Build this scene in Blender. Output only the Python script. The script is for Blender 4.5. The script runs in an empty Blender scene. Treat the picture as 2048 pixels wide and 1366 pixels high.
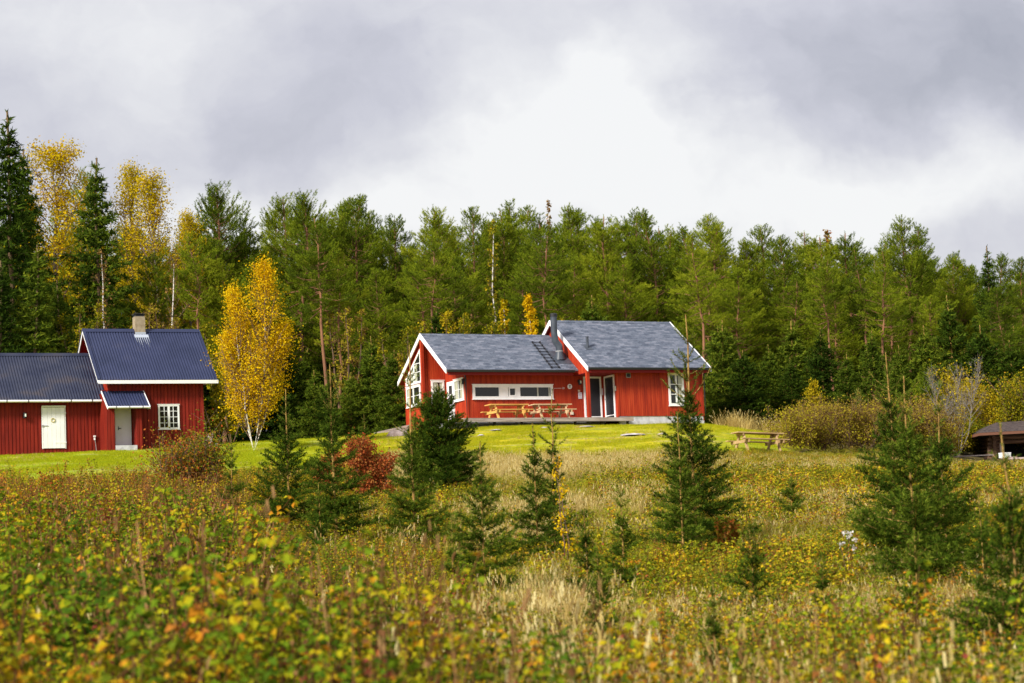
import bpy, math, random
import numpy as np
from mathutils import Vector

S = bpy.context.scene
COL = S.collection
R_ = math.radians

# ------------------------------------------------------------------ camera
FPX, CX, CY, HC = 4836.0, 1024.0, 683.0, 1.6          # focal length in photo pixels, eye height
PITCH, ROLL = R_(6.335), R_(2.458)
_R0 = np.array([1.0, 0, 0]); _F = np.array([0, math.cos(PITCH), math.sin(PITCH)])
_U0 = np.array([0, -math.sin(PITCH), math.cos(PITCH)])
_R = math.cos(ROLL) * _R0 - math.sin(ROLL) * _U0
_U = math.sin(ROLL) * _R0 + math.cos(ROLL) * _U0
cam_d = bpy.data.cameras.new('camera'); cam = bpy.data.objects.new('camera', cam_d); COL.objects.link(cam)
from mathutils import Matrix
m = Matrix(((_R[0], _U[0], -_F[0], 0), (_R[1], _U[1], -_F[1], 0), (_R[2], _U[2], -_F[2], HC), (0, 0, 0, 1)))
cam.matrix_world = m
cam_d.sensor_width = 36.0; cam_d.lens = FPX / 2048 * 36
cam_d.clip_start = 0.5; cam_d.clip_end = 6000
cam_d.dof.use_dof = True; cam_d.dof.focus_distance = 74; cam_d.dof.aperture_fstop = 3.0
S.camera = cam
C0 = np.array([0, 0, HC])

def ray(px, py):
    return _F + _R * (px - CX) / FPX - _U * (py - CY) / FPX
def at(px, py, Y):
    d = ray(px, py); return C0 + d * (Y / d[1])

# ------------------------------------------------------------------ sky and sun
SUN_EL, SUN_DIR = R_(33), np.array([-0.66, -0.75])     # towards the sun: left of and behind the camera
SUN_STRENGTH, SKY_STRENGTH, CLOUD = 3.7, 0.10, 0.60
S.view_settings.view_transform = 'Standard'; S.view_settings.look = 'None'
S.view_settings.exposure = 0.76; S.view_settings.gamma = 1.0; S.view_settings.use_curve_mapping = False
W = bpy.data.worlds.new('World'); S.world = W; W.use_nodes = True
nt = W.node_tree; nt.nodes.clear()
def nd(t, **k):
    n = nt.nodes.new(t)
    for a, b in k.items(): setattr(n, a, b)
    return n
def ln(a, b): nt.links.new(a, b)
out = nd('ShaderNodeOutputWorld'); mix = nd('ShaderNodeMixShader'); bg1 = nd('ShaderNodeBackground'); bg2 = nd('ShaderNodeBackground')
sky = nd('ShaderNodeTexSky'); sky.sky_type = 'NISHITA'; sky.sun_disc = False
sky.sun_elevation = SUN_EL; sky.sun_rotation = math.atan2(SUN_DIR[0], SUN_DIR[1]); sky.air_density = 1.5; sky.dust_density = 3
bg1.inputs[1].default_value = SKY_STRENGTH; ln(sky.outputs[0], bg1.inputs[0])
tc = nd('ShaderNodeTexCoord'); sep = nd('ShaderNodeSeparateXYZ'); ln(tc.outputs['Generated'], sep.inputs[0])
def mth(op, a, b=None, c=None):
    n = nd('ShaderNodeMath', operation=op)
    for i, v in enumerate((a, b, c)):
        if v is None: continue
        if isinstance(v, (int, float)): n.inputs[i].default_value = v
        else: ln(v, n.inputs[i])
    return n.outputs[0]
ymax = mth('MAXIMUM', mth('ABSOLUTE', sep.outputs[1]), 0.06)
dx = mth('DIVIDE', sep.outputs[0], ymax); dz = mth('DIVIDE', sep.outputs[2], ymax)
cmb = nd('ShaderNodeCombineXYZ'); ln(dx, cmb.inputs[0]); ln(dz, cmb.inputs[1]); ln(sep.outputs[1], cmb.inputs[2])
# cloud edges are frayed by noise in the direction itself
def noise(vec, scale, detail, rough=0.55, sy=1.0):
    mp = nd('ShaderNodeMapping'); mp.inputs['Scale'].default_value = (1, sy, 1); ln(vec, mp.inputs[0])
    n = nd('ShaderNodeTexNoise'); n.inputs['Scale'].default_value = scale; n.inputs['Detail'].default_value = detail; n.inputs['Roughness'].default_value = rough
    ln(mp.outputs[0], n.inputs[0]); return n
wn = noise(cmb.outputs[0], 14, 5)
ws = nd('ShaderNodeVectorMath', operation='SUBTRACT'); ln(wn.outputs['Color'], ws.inputs[0]); ws.inputs[1].default_value = (.5, .5, .5)
wm = nd('ShaderNodeVectorMath', operation='MULTIPLY'); ln(ws.outputs[0], wm.inputs[0]); wm.inputs[1].default_value = (.11, .07, 0)
wa = nd('ShaderNodeVectorMath', operation='ADD'); ln(cmb.outputs[0], wa.inputs[0]); ln(wm.outputs[0], wa.inputs[1])
BLOBS = [(1120, 200, 330, 150, .28), (1020, 330, 400, 130, .18), (1760, 360, 330, 120, .18), (520, 430, 330, 90, .12), (1250, 430, 520, 80, .05), (1024, 440, 1500, 130, .07),
         (1480, 330, 200, 110, -.04), (690, 235, 330, 150, -.19), (560, 300, 200, 70, -.05), (1500, 235, 240, 110, -.11), (1880, 110, 420, 150, -.16), (2020, 60, 200, 160, -.08), (1420, 40, 300, 90, -.06),
         (90, 330, 180, 260, -.05), (2000, 470, 170, 70, -.07), (290, 120, 300, 190, .08), (850, 60, 260, 90, -.05), (1330, 260, 120, 70, .05), (1620, 420, 140, 50, .05)]
acc = None
for px, py, rx, ry, amp in BLOBS:
    d = ray(px, py)
    s1 = nd('ShaderNodeVectorMath', operation='SUBTRACT'); ln(wa.outputs[0], s1.inputs[0]); s1.inputs[1].default_value = (d[0] / d[1], d[2] / d[1], 0)
    s2 = nd('ShaderNodeVectorMath', operation='MULTIPLY'); ln(s1.outputs[0], s2.inputs[0]); s2.inputs[1].default_value = (FPX / rx, FPX / ry, 0)
    s3 = nd('ShaderNodeVectorMath', operation='LENGTH'); ln(s2.outputs[0], s3.inputs[0])
    mr = nd('ShaderNodeMapRange', interpolation_type='SMOOTHSTEP'); ln(s3.outputs['Value'], mr.inputs['Value'])
    mr.inputs['From Min'].default_value = 0.1; mr.inputs['From Max'].default_value = 1.7; mr.inputs['To Min'].default_value = amp; mr.inputs['To Max'].default_value = 0
    acc = mr.outputs[0] if acc is None else mth('ADD', acc, mr.outputs[0])
fwd = nd('ShaderNodeMapRange'); ln(sep.outputs[1], fwd.inputs[0]); fwd.inputs[1].default_value = 0.0; fwd.inputs[2].default_value = 0.3
acc = mth('MULTIPLY', acc, fwd.outputs[0])
n1 = noise(wa.outputs[0], 9, 6, .5, 1.6); n2 = noise(wa.outputs[0], 30, 5, .55, 1.5)
det = mth('ADD', mth('MULTIPLY', mth('SUBTRACT', n1.outputs['Fac'], .5), .30), mth('MULTIPLY', mth('SUBTRACT', n2.outputs['Fac'], .5), .20))
val = mth('ADD', mth('ADD', acc, .70), det)
val = mth('MINIMUM', mth('MAXIMUM', val, .30), 1.02)
tint = nd('ShaderNodeValToRGB'); ln(val, tint.inputs[0])
tint.color_ramp.elements[0].position = .35; tint.color_ramp.elements[0].color = (.335, .345, .42, 1)
tint.color_ramp.elements[1].position = .92; tint.color_ramp.elements[1].color = (.92, .92, .93, 1)
e = tint.color_ramp.elements.new(.62); e.color = (.60, .60, .68, 1)
ln(tint.outputs[0], bg2.inputs[0]); bg2.inputs[1].default_value = CLOUD
mix.inputs[0].default_value = .93; ln(bg1.outputs[0], mix.inputs[1]); ln(bg2.outputs[0], mix.inputs[2]); ln(mix.outputs[0], out.inputs[0])
sun_d = bpy.data.lights.new('sun', 'SUN'); sun = bpy.data.objects.new('sun', sun_d); COL.objects.link(sun)
sun_d.energy = SUN_STRENGTH; sun_d.angle = R_(11); sun_d.color = (1.0, .95, .86)
sd = SUN_DIR / np.linalg.norm(SUN_DIR)
sv = Vector((sd[0] * math.cos(SUN_EL), sd[1] * math.cos(SUN_EL), math.sin(SUN_EL)))
sun.rotation_euler = sv.to_track_quat('Z', 'Y').to_euler(); sun.location = (-40, -40, 60)
S.cycles.max_bounces = 5; S.cycles.diffuse_bounces = 3; S.cycles.glossy_bounces = 2; S.cycles.transmission_bounces = 4; S.cycles.transparent_max_bounces = 8

# ------------------------------------------------------------------ materials
def mat(name, col, rough=.7, var=None, vscale=3.0, bump=0.0, bscale=40.0, spec=.3, metal=0.0):
    """var = list of (pos, colour): mixed by noise in object space"""
    M = bpy.data.materials.new(name); M.use_nodes = True; t = M.node_tree; b = t.nodes['Principled BSDF']
    b.inputs['Roughness'].default_value = rough; b.inputs['Specular IOR Level'].default_value = spec; b.inputs['Metallic'].default_value = metal
    b.inputs['Base Color'].default_value = (*col, 1)
    tcn = t.nodes.new('ShaderNodeTexCoord')
    if var:
        n = t.nodes.new('ShaderNodeTexNoise'); n.inputs['Scale'].default_value = 1; n.inputs['Detail'].default_value = 5
        mp = t.nodes.new('ShaderNodeMapping'); mp.inputs['Scale'].default_value = vscale if isinstance(vscale, tuple) else (vscale,) * 3
        t.links.new(tcn.outputs['Object'], mp.inputs[0]); t.links.new(mp.outputs[0], n.inputs[0])
        r = t.nodes.new('ShaderNodeValToRGB'); t.links.new(n.outputs['Fac'], r.inputs[0])
        els = r.color_ramp.elements
        while len(els) < len(var): els.new(.5)
        for e_, (p, c) in zip(els, var): e_.position = p; e_.color = (*c, 1)
        t.links.new(r.outputs[0], b.inputs['Base Color'])
    if bump:
        n2_ = t.nodes.new('ShaderNodeTexNoise'); n2_.inputs['Scale'].default_value = bscale; t.links.new(tcn.outputs['Object'], n2_.inputs[0])
        bp = t.nodes.new('ShaderNodeBump'); bp.inputs['Strength'].default_value = bump; bp.inputs['Distance'].default_value = .02
        t.links.new(n2_.outputs['Fac'], bp.inputs['Height']); t.links.new(bp.outputs[0], b.inputs['Normal'])
    return M

def leaf_mat(name, stops, inst=0.0, transl=.35, rough=.6, patch=0.0):
    """leaf colour from the face attribute 'var' (one random number per leaf), shifted per plant"""
    M = bpy.data.materials.new(name); M.use_nodes = True; t = M.node_tree; t.nodes.clear()
    o = t.nodes.new('ShaderNodeOutputMaterial'); a = t.nodes.new('ShaderNodeAttribute'); a.attribute_name = 'var'
    f = a.outputs['Fac']
    if inst:
        oi = t.nodes.new('ShaderNodeObjectInfo')
        m1 = t.nodes.new('ShaderNodeMath'); m1.operation = 'MULTIPLY_ADD'; t.links.new(oi.outputs['Random'], m1.inputs[0]); m1.inputs[1].default_value = inst; m1.inputs[2].default_value = -inst / 2
        m2 = t.nodes.new('ShaderNodeMath'); m2.operation = 'ADD'; m2.use_clamp = True; t.links.new(f, m2.inputs[0]); t.links.new(m1.outputs[0], m2.inputs[1]); f = m2.outputs[0]
    if patch:
        h_ = t.nodes.new('ShaderNodeAttribute'); h_.attribute_type = 'INSTANCER'; h_.attribute_name = 'hue'
        m3 = t.nodes.new('ShaderNodeMath'); m3.operation = 'MULTIPLY_ADD'; t.links.new(h_.outputs['Fac'], m3.inputs[0]); m3.inputs[1].default_value = patch; m3.inputs[2].default_value = -patch / 2
        m4 = t.nodes.new('ShaderNodeMath'); m4.operation = 'ADD'; m4.use_clamp = True; t.links.new(f, m4.inputs[0]); t.links.new(m3.outputs[0], m4.inputs[1]); f = m4.outputs[0]
    r = t.nodes.new('ShaderNodeValToRGB'); t.links.new(f, r.inputs[0]); els = r.color_ramp.elements
    while len(els) < len(stops): els.new(.5)
    for e_, (p, c) in zip(els, stops): e_.position = p; e_.color = (*c, 1)
    d = t.nodes.new('ShaderNodeBsdfDiffuse'); tr = t.nodes.new('ShaderNodeBsdfTranslucent'); mx = t.nodes.new('ShaderNodeMixShader')
    t.links.new(r.outputs[0], d.inputs[0]); t.links.new(r.outputs[0], tr.inputs[0]); mx.inputs[0].default_value = transl
    t.links.new(d.outputs[0], mx.inputs[1]); t.links.new(tr.outputs[0], mx.inputs[2]); t.links.new(mx.outputs[0], o.inputs[0])
    return M

# ------------------------------------------------------------------ mesh building
class MB:
    def __init__(s): s.V = []; s.F = []; s.var = []; s.mi = []; s.n = 0
    def add(s, V, F, var=None, mi=0):
        V = np.asarray(V, float).reshape(-1, 3); F = np.asarray(F, int)
        s.V.append(V); s.F.append(F + s.n); s.n += len(V)
        s.var.append(np.full(len(F), .5) if var is None else np.broadcast_to(np.asarray(var, float), (len(F),))); s.mi.append(np.full(len(F), mi))
        return s
    def hexa(s, P8, mi=0, var=None):      # P8: bottom 4 (ccw from above), top 4
        return s.add(P8, [[3, 2, 1, 0], [4, 5, 6, 7], [0, 1, 5, 4], [1, 2, 6, 5], [2, 3, 7, 6], [3, 0, 4, 7]], var, mi)
    def box(s, x0, x1, y0, y1, z0, z1, mi=0):
        return s.hexa([(x0, y0, z0), (x1, y0, z0), (x1, y1, z0), (x0, y1, z0), (x0, y0, z1), (x1, y0, z1), (x1, y1, z1), (x0, y1, z1)], mi)
    def beam(s, a, b, w, h, up=(0, 0, 1), mi=0):
        a = np.array(a, float); b = np.array(b, float); d = (b - a) / np.linalg.norm(b - a); up = np.array(up, float)
        x = np.cross(d, up); x /= np.linalg.norm(x); y = np.cross(x, d)
        x *= w / 2; y *= h / 2
        return s.hexa([a - x - y, a + x - y, a + x + y, a - x + y, b - x - y, b + x - y, b + x + y, b - x + y], mi)
    def prism(s, poly, off, mi=0):        # planar polygon extruded by off
        P = np.array(poly, float); n = len(P); Q = P + np.array(off, float)
        s.poly(P[::-1], mi); s.poly(Q, mi)
        V = np.vstack([P, Q]); return s.add(V, [[i, (i + 1) % n, n + (i + 1) % n, n + i] for i in range(n)], None, mi)
    def poly(s, P, mi=0):
        n = len(P)
        if n == 4: return s.add(P, [[0, 1, 2, 3]], None, mi)
        return s.add(P, [[0, i, i + 1] for i in range(1, n - 1)], None, mi)
    def tube(s, pts, rad, k=6, mi=0, cap=True, var=None):
        pts = np.asarray(pts, float); rad = np.broadcast_to(np.asarray(rad, float), (len(pts),)); n = len(pts)
        d = np.gradient(pts, axis=0); d /= np.linalg.norm(d, axis=1)[:, None] + 1e-9
        ref = np.array([0, 0, 1.0]) if abs(d[:, 2]).mean() < .9 else np.array([1.0, 0, 0])
        x = np.cross(d, ref); x /= np.linalg.norm(x, axis=1)[:, None] + 1e-9; y = np.cross(d, x)
        a = np.arange(k) / k * 2 * np.pi
        V = pts[:, None] + rad[:, None, None] * (np.cos(a)[None, :, None] * x[:, None] + np.sin(a)[None, :, None] * y[:, None])
        F = []
        for i in range(n - 1):
            for j in range(k): F.append([i * k + j, i * k + (j + 1) % k, (i + 1) * k + (j + 1) % k, (i + 1) * k + j])
        s.add(V, F, var, mi)
        if cap:
            s.poly(V[0][::-1], mi); s.poly(V[-1], mi)
        return s
    def tris(s, P, var, mi=0):            # P (N,3,3)
        N = len(P); return s.add(P.reshape(-1, 3), np.arange(3 * N).reshape(N, 3), var, mi)
    def quads(s, P, var, mi=0):
        N = len(P); return s.add(P.reshape(-1, 3), np.arange(4 * N).reshape(N, 4), var, mi)
    def mesh(s, name, mats, smooth=False):
        me = bpy.data.meshes.new(name); V = np.vstack(s.V); me.vertices.add(len(V)); me.vertices.foreach_set('co', V.astype(np.float32).ravel())
        sizes = np.concatenate([np.full(len(f), f.shape[1]) for f in s.F]); idx = np.concatenate([f.ravel() for f in s.F])
        me.loops.add(len(idx)); me.loops.foreach_set('vertex_index', idx.astype(np.int32))
        me.polygons.add(len(sizes)); st = np.concatenate([[0], np.cumsum(sizes)[:-1]])
        me.polygons.foreach_set('loop_start', st.astype(np.int32))
        me.polygons.foreach_set('material_index', np.concatenate(s.mi).astype(np.int32))
        me.polygons.foreach_set('use_smooth', np.full(len(sizes), bool(smooth)))
        at_ = me.attributes.new('var', 'FLOAT', 'FACE'); at_.data.foreach_set('value', np.concatenate(s.var).astype(np.float32))
        for m_ in (mats if isinstance(mats, (list, tuple)) else [mats]): me.materials.append(m_)
        me.update(calc_edges=True); me.validate(); return me

def tag(o, label=None, cat=None, group=None, kind=None):
    for k, v in (('label', label), ('category', cat), ('group', group), ('kind', kind)):
        if v: o[k] = v
    return o
def obj(name, mb, mats, parent=None, smooth=False):
    me = mb.mesh(name, mats, smooth) if isinstance(mb, MB) else mb
    o = bpy.data.objects.new(name, me); COL.objects.link(o)
    if parent is not None: o.parent = parent
    return o
def empty(name, loc, rz=0.0, label=None, cat=None, group=None):
    o = bpy.data.objects.new(name, None); COL.objects.link(o); o.location = Vector([float(q) for q in loc]); o.rotation_euler = (0, 0, rz); o.empty_display_size = .3
    return tag(o, label, cat, group)
def copy_tree(src, loc, rz=0.0, sc=1.0, label=None, cat=None, group=None):
    def rec(o, par):
        c = o.copy(); COL.objects.link(c)
        if par is not None: c.parent = par
        for ch in list(o.children): rec(ch, c)
        return c
    r = rec(src, None); r.location = Vector([float(q) for q in loc]); r.rotation_euler = (0, 0, rz); r.scale = (sc, sc, sc) if isinstance(sc, (int, float)) else sc
    for k in ('label', 'group'):
        if k in r: del r[k]
    return tag(r, label, cat, group)

# ------------------------------------------------------------------ terrain
_cols = np.array([-700, 100, 500, 950, 1350, 1700, 2000, 2700.])
_rows = np.array([-60, 0, 12, 24, 34, 45, 60, 80, 95, 105, 112, 116, 122, 135, 160, 400, 1600.])
_Z = np.array([[0] * 8, [.0] * 8, [.22, .22, .20, .18, .15, .15, .15, .15], [.95, .92, .88, .72, .68, .66, .64, .6],
    [1.75, 1.7, 1.65, 1.5, 1.45, 1.45, 1.42, 1.4], [2.75, 2.72, 2.68, 2.6, 2.58, 2.55, 2.5, 2.4], [4.4, 4.35, 4.25, 4.1, 4.05, 3.95, 3.8, 3.7],
    [6.4, 6.35, 6.3, 6.0, 5.95, 5.7, 5.4, 5.2], [8.1, 8.05, 7.75, 7.55, 7.5, 6.9, 6.5, 6.2], [9.15, 9.15, 8.85, 8.95, 8.9, 7.7, 7.05, 6.8],
    [9.75, 9.78, 9.75, 9.92, 9.8, 8.3, 7.5, 7.2], [9.9, 9.95, 10.15, 10.38, 10.15, 8.8, 7.75, 7.4], [10.0, 10.1, 10.4, 10.75, 10.42, 9.6, 8.2, 7.9],
    [10.2, 10.2, 10.5, 10.9, 10.75, 10.2, 9.2, 8.8], [10.6, 10.6, 10.8, 11.2, 11.1, 10.6, 10.0, 9.6], [12] * 8, [12] * 8], float)
def _hash(i, j): 
    v = np.sin(i * 127.1 + j * 311.7) * 43758.5453; return v - np.floor(v)
def vnoise(x, y):
    xi, yi = np.floor(x), np.floor(y); fx, fy = x - xi, y - yi; fx = fx * fx * (3 - 2 * fx); fy = fy * fy * (3 - 2 * fy)
    return (_hash(xi, yi) * (1 - fx) + _hash(xi + 1, yi) * fx) * (1 - fy) + (_hash(xi, yi + 1) * (1 - fx) + _hash(xi + 1, yi + 1) * fx) * fy
def colof(x, y): return 1024 + FPX * np.asarray(x) / np.maximum(np.asarray(y, float), 8)
def ground(x, y):
    x = np.asarray(x, float); y = np.asarray(y, float); c = np.clip(colof(x, y), -699, 2699); yy = np.clip(y, -59, 1599)
    i = np.clip(np.searchsorted(_rows, yy) - 1, 0, len(_rows) - 2); j = np.clip(np.searchsorted(_cols, c) - 1, 0, len(_cols) - 2)
    fy = (yy - _rows[i]) / (_rows[i + 1] - _rows[i]); fx = (c - _cols[j]) / (_cols[j + 1] - _cols[j]); fx = fx * fx * (3 - 2 * fx)
    z = (_Z[i, j] * (1 - fx) + _Z[i, j + 1] * fx) * (1 - fy) + (_Z[i + 1, j] * (1 - fx) + _Z[i + 1, j + 1] * fx) * fy
    amp = np.clip((70 - np.abs(y - 60)) / 60, 0, 1)
    return z + amp * (.16 * (vnoise(x / 5 + 7, y / 5) - .5) + .05 * (vnoise(x / 1.3, y / 1.3 + 3) - .5))
_lc = np.array([-800, 350, 460, 600, 720, 800, 900, 1000, 1300, 1430, 1560, 1600, 1650]); _le = np.array([76, 78, 83, 88, 95, 100, 95, 91.5, 91, 94, 100, 108, 119.])
def lawn(x, y):
    """1 on the mown lawn, 0 in the rough meadow"""
    c = colof(x, y); e_ = np.interp(c, _lc, _le) + 3.6 * (vnoise(np.asarray(x) * .8 + 3, np.asarray(y) * .5) - .5) + 2.0 * (vnoise(np.asarray(x) * 2.3 + 9, np.asarray(y) * 1.1) - .5)
    k = np.clip((np.asarray(y) - e_) / 2.6 + .5, 0, 1) * np.clip((1660 - c) / 25, 0, 1) * np.clip((127 - np.asarray(y)) / 3, 0, 1)
    return k
def gpos(px, Y, py=900):
    p = at(px, py, Y); return np.array([p[0], Y, float(ground(p[0], Y))])

a_ = np.concatenate([np.linspace(-1.4, -.36, 24), np.linspace(-.35, .35, 210), np.linspace(.36, 1.4, 24)])
y_ = np.concatenate([np.linspace(-55, 4, 14), np.arange(5, 70, .6), np.arange(70, 128, .4), np.arange(128, 170, 2), np.geomspace(172, 1590, 22)])
AA, YY = np.meshgrid(a_, y_); XX = AA * (np.maximum(YY, 0) + 22)
ZZ = ground(XX, YY); nr, nc = ZZ.shape
g = MB(); idx = np.arange(nr * nc).reshape(nr, nc)
g.add(np.stack([XX, YY, ZZ], -1), np.stack([idx[:-1, :-1], idx[:-1, 1:], idx[1:, 1:], idx[1:, :-1]], -1).reshape(-1, 4))
M = bpy.data.materials.new('ground'); M.use_nodes = True; t = M.node_tree; b = t.nodes['Principled BSDF']; b.inputs['Roughness'].default_value = .95; b.inputs['Specular IOR Level'].default_value = .1
def gn(t, scale, detail=6, rough=.6, stretch=None):
    tcn = t.nodes.new('ShaderNodeTexCoord'); n = t.nodes.new('ShaderNodeTexNoise'); n.inputs['Scale'].default_value = scale; n.inputs['Detail'].default_value = detail; n.inputs['Roughness'].default_value = rough
    if stretch:
        mp = t.nodes.new('ShaderNodeMapping'); mp.inputs['Scale'].default_value = stretch; t.links.new(tcn.outputs['Object'], mp.inputs[0]); t.links.new(mp.outputs[0], n.inputs[0])
    else: t.links.new(tcn.outputs['Object'], n.inputs[0])
    return n.outputs['Fac']
def ramp(t, fac, stops):
    r = t.nodes.new('ShaderNodeValToRGB'); t.links.new(fac, r.inputs[0]); els = r.color_ramp.elements
    while len(els) < len(stops): els.new(.5)
    for e_, (p, c) in zip(els, stops): e_.position = p; e_.color = (*c, 1)
    return r.outputs[0]
def mixc(t, f, a, b2):
    n = t.nodes.new('ShaderNodeMix'); n.data_type = 'RGBA'; t.links.new(f, n.inputs[0]); t.links.new(a, n.inputs[6]); t.links.new(b2, n.inputs[7]); return n.outputs[2]
lawn_c = ramp(t, gn(t, .5, 8, .65), [(.30, (.20, .27, .010)), (.46, (.36, .36, .010)), (.58, (.46, .40, .012)), (.72, (.44, .33, .04))])
fine = ramp(t, gn(t, 5, 6, .7, (1, .45, 1)), [(.3, (.42, .5, .4)), (.48, (1, 1, 1)), (.7, (1.35, 1.2, 1.0))])
mm = t.nodes.new('ShaderNodeMix'); mm.data_type = 'RGBA'; mm.blend_type = 'MULTIPLY'; mm.inputs[0].default_value = .8; t.links.new(lawn_c, mm.inputs[6]); t.links.new(fine, mm.inputs[7]); lawn_c = mm.outputs[2]
green_l = ramp(t, gn(t, .6, 8, .65), [(.32, (.17, .26, .010)), (.5, (.29, .36, .012)), (.7, (.42, .40, .02))])
att2 = t.nodes.new('ShaderNodeAttribute'); att2.attribute_name = 'green'
lawn_c = mixc(t, att2.outputs['Fac'], lawn_c, green_l)
bare = ramp(t, gn(t, .9, 7, .6, (.5, 1, 1)), [(.54, (0, 0, 0)), (.66, (.8, .8, .8))])
tan = ramp(t, gn(t, 3), [(.3, (.30, .22, .09)), (.7, (.46, .40, .24))])
lawn_c = mixc(t, bare, lawn_c, tan)
mead = ramp(t, gn(t, 1.6, 8, .7), [(.3, (.035, .026, .010)), (.5, (.11, .085, .030)), (.7, (.20, .16, .05))])
att = t.nodes.new('ShaderNodeAttribute'); att.attribute_name = 'lawn'
t.links.new(mixc(t, att.outputs['Fac'], mead, lawn_c), b.inputs['Base Color'])
bp = t.nodes.new('ShaderNodeBump'); bp.inputs['Strength'].default_value = .6; bp.inputs['Distance'].default_value = .08; t.links.new(gn(t, 9, 6, .7), bp.inputs['Height']); t.links.new(bp.outputs[0], b.inputs['Normal'])
gme = g.mesh('ground', M, True)
LW = lawn(XX, YY); CC = colof(XX, YY)
GR = np.clip((760 - CC) / 200, 0, 1) * np.clip((118 - YY) / 6, 0, 1) + np.clip(1 - np.abs(CC - 1500) / 150, 0, 1) * np.clip((108 - YY) / 6, 0, 1) * .8
for nm, arr in (('lawn', LW), ('green', np.clip(GR, 0, 1))):
    a0 = gme.attributes.new(nm, 'FLOAT', 'POINT'); a0.data.foreach_set('value', arr.astype(np.float32).ravel())
go = obj('ground', gme, None); tag(go, 'sloping ground with mown lawn around the houses and rough meadow below', kind='structure')
# ------------------------------------------------------------------ paints and surfaces
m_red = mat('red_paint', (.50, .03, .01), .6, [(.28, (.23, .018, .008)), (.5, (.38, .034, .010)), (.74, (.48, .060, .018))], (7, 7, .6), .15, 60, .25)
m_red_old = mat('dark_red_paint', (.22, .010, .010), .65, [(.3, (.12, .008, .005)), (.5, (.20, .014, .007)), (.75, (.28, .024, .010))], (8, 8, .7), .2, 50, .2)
m_white = mat('white_paint', (.85, .85, .86), .5, [(.3, (.79, .79, .80)), (.6, (.87, .87, .88))], (3, 3, 2), 0)
m_soffit = mat('soffit_paint', (.20, .008, .010), .7)
m_gutter = mat('gutter_steel', (.018, .022, .032), .4, spec=.5)
m_black = mat('black_metal', (.012, .012, .015), .45, spec=.5)
m_pipe = mat('flue_steel', (.055, .066, .088), .42, [(.3, (.045, .054, .072)), (.7, (.07, .082, .105))], 4)
m_conc = mat('plinth', (.52, .52, .55), .9, [(.35, (.42, .42, .44)), (.6, (.58, .58, .61))], 5, .2)
m_deckwood = mat('weathered_board', (.33, .27, .25), .85, [(.3, (.20, .15, .13)), (.5, (.36, .30, .27)), (.7, (.48, .42, .39))], (1.2, 14, 14), .3)
m_pine = mat('fresh_pine', (.62, .36, .10), .6, [(.3, (.50, .25, .05)), (.6, (.70, .42, .12))], (1.5, 12, 12), .1)
m_pine2 = mat('faded_pine', (.56, .38, .21), .65, [(.3, (.42, .26, .13)), (.6, (.64, .46, .27))], (1.5, 12, 12), .1)
m_oldtable = mat('grey_pine', (.40, .30, .18), .8, [(.3, (.30, .18, .07)), (.6, (.48, .33, .16))], (1.5, 12, 12), .2)
m_doorglass = mat('screen_glass', (.028, .026, .030), .25, spec=.4)
m_dark = mat('painted_dark', (.014, .012, .010), .8)  # near black: shade of rooms, hut opening and deck gap put into the colour
m_curtain = mat('curtain_cloth', (.62, .57, .47), .9, [(.3, (.52, .46, .36)), (.7, (.70, .65, .55))], (12, 12, 1))
m_paper = mat('paper', (.70, .64, .74), .8)
m_ink = mat('ink', (.05, .045, .05), .8)
m_beige = mat('beige_plastic', (.72, .63, .47), .5)
m_galv = mat('grey_plastic', (.30, .30, .31), .5)
m_chim = mat('chimney_stone', (.33, .26, .17), .9, [(.3, (.25, .19, .12)), (.7, (.38, .31, .22))], 6, .3)
m_lead = mat('flashing', (.40, .44, .52), .45, spec=.5)
m_log = mat('log_wood', (.13, .07, .045), .85, [(.3, (.07, .035, .022)), (.6, (.19, .11, .07))], (1, 9, 9), .3)
m_fascia = mat('stained_fascia', (.17, .075, .045), .8)
m_stone = mat('pale_rock', (.46, .42, .43), .95, [(.3, (.30, .26, .25)), (.5, (.50, .46, .47)), (.7, (.62, .59, .60))], 3, .5, 9)
m_slab = mat('pink_stone', (.50, .38, .33), .9, [(.3, (.34, .24, .20)), (.6, (.60, .48, .44))], 3, .4, 8)
m_box = mat('white_box', (.72, .76, .70), .7)

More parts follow.
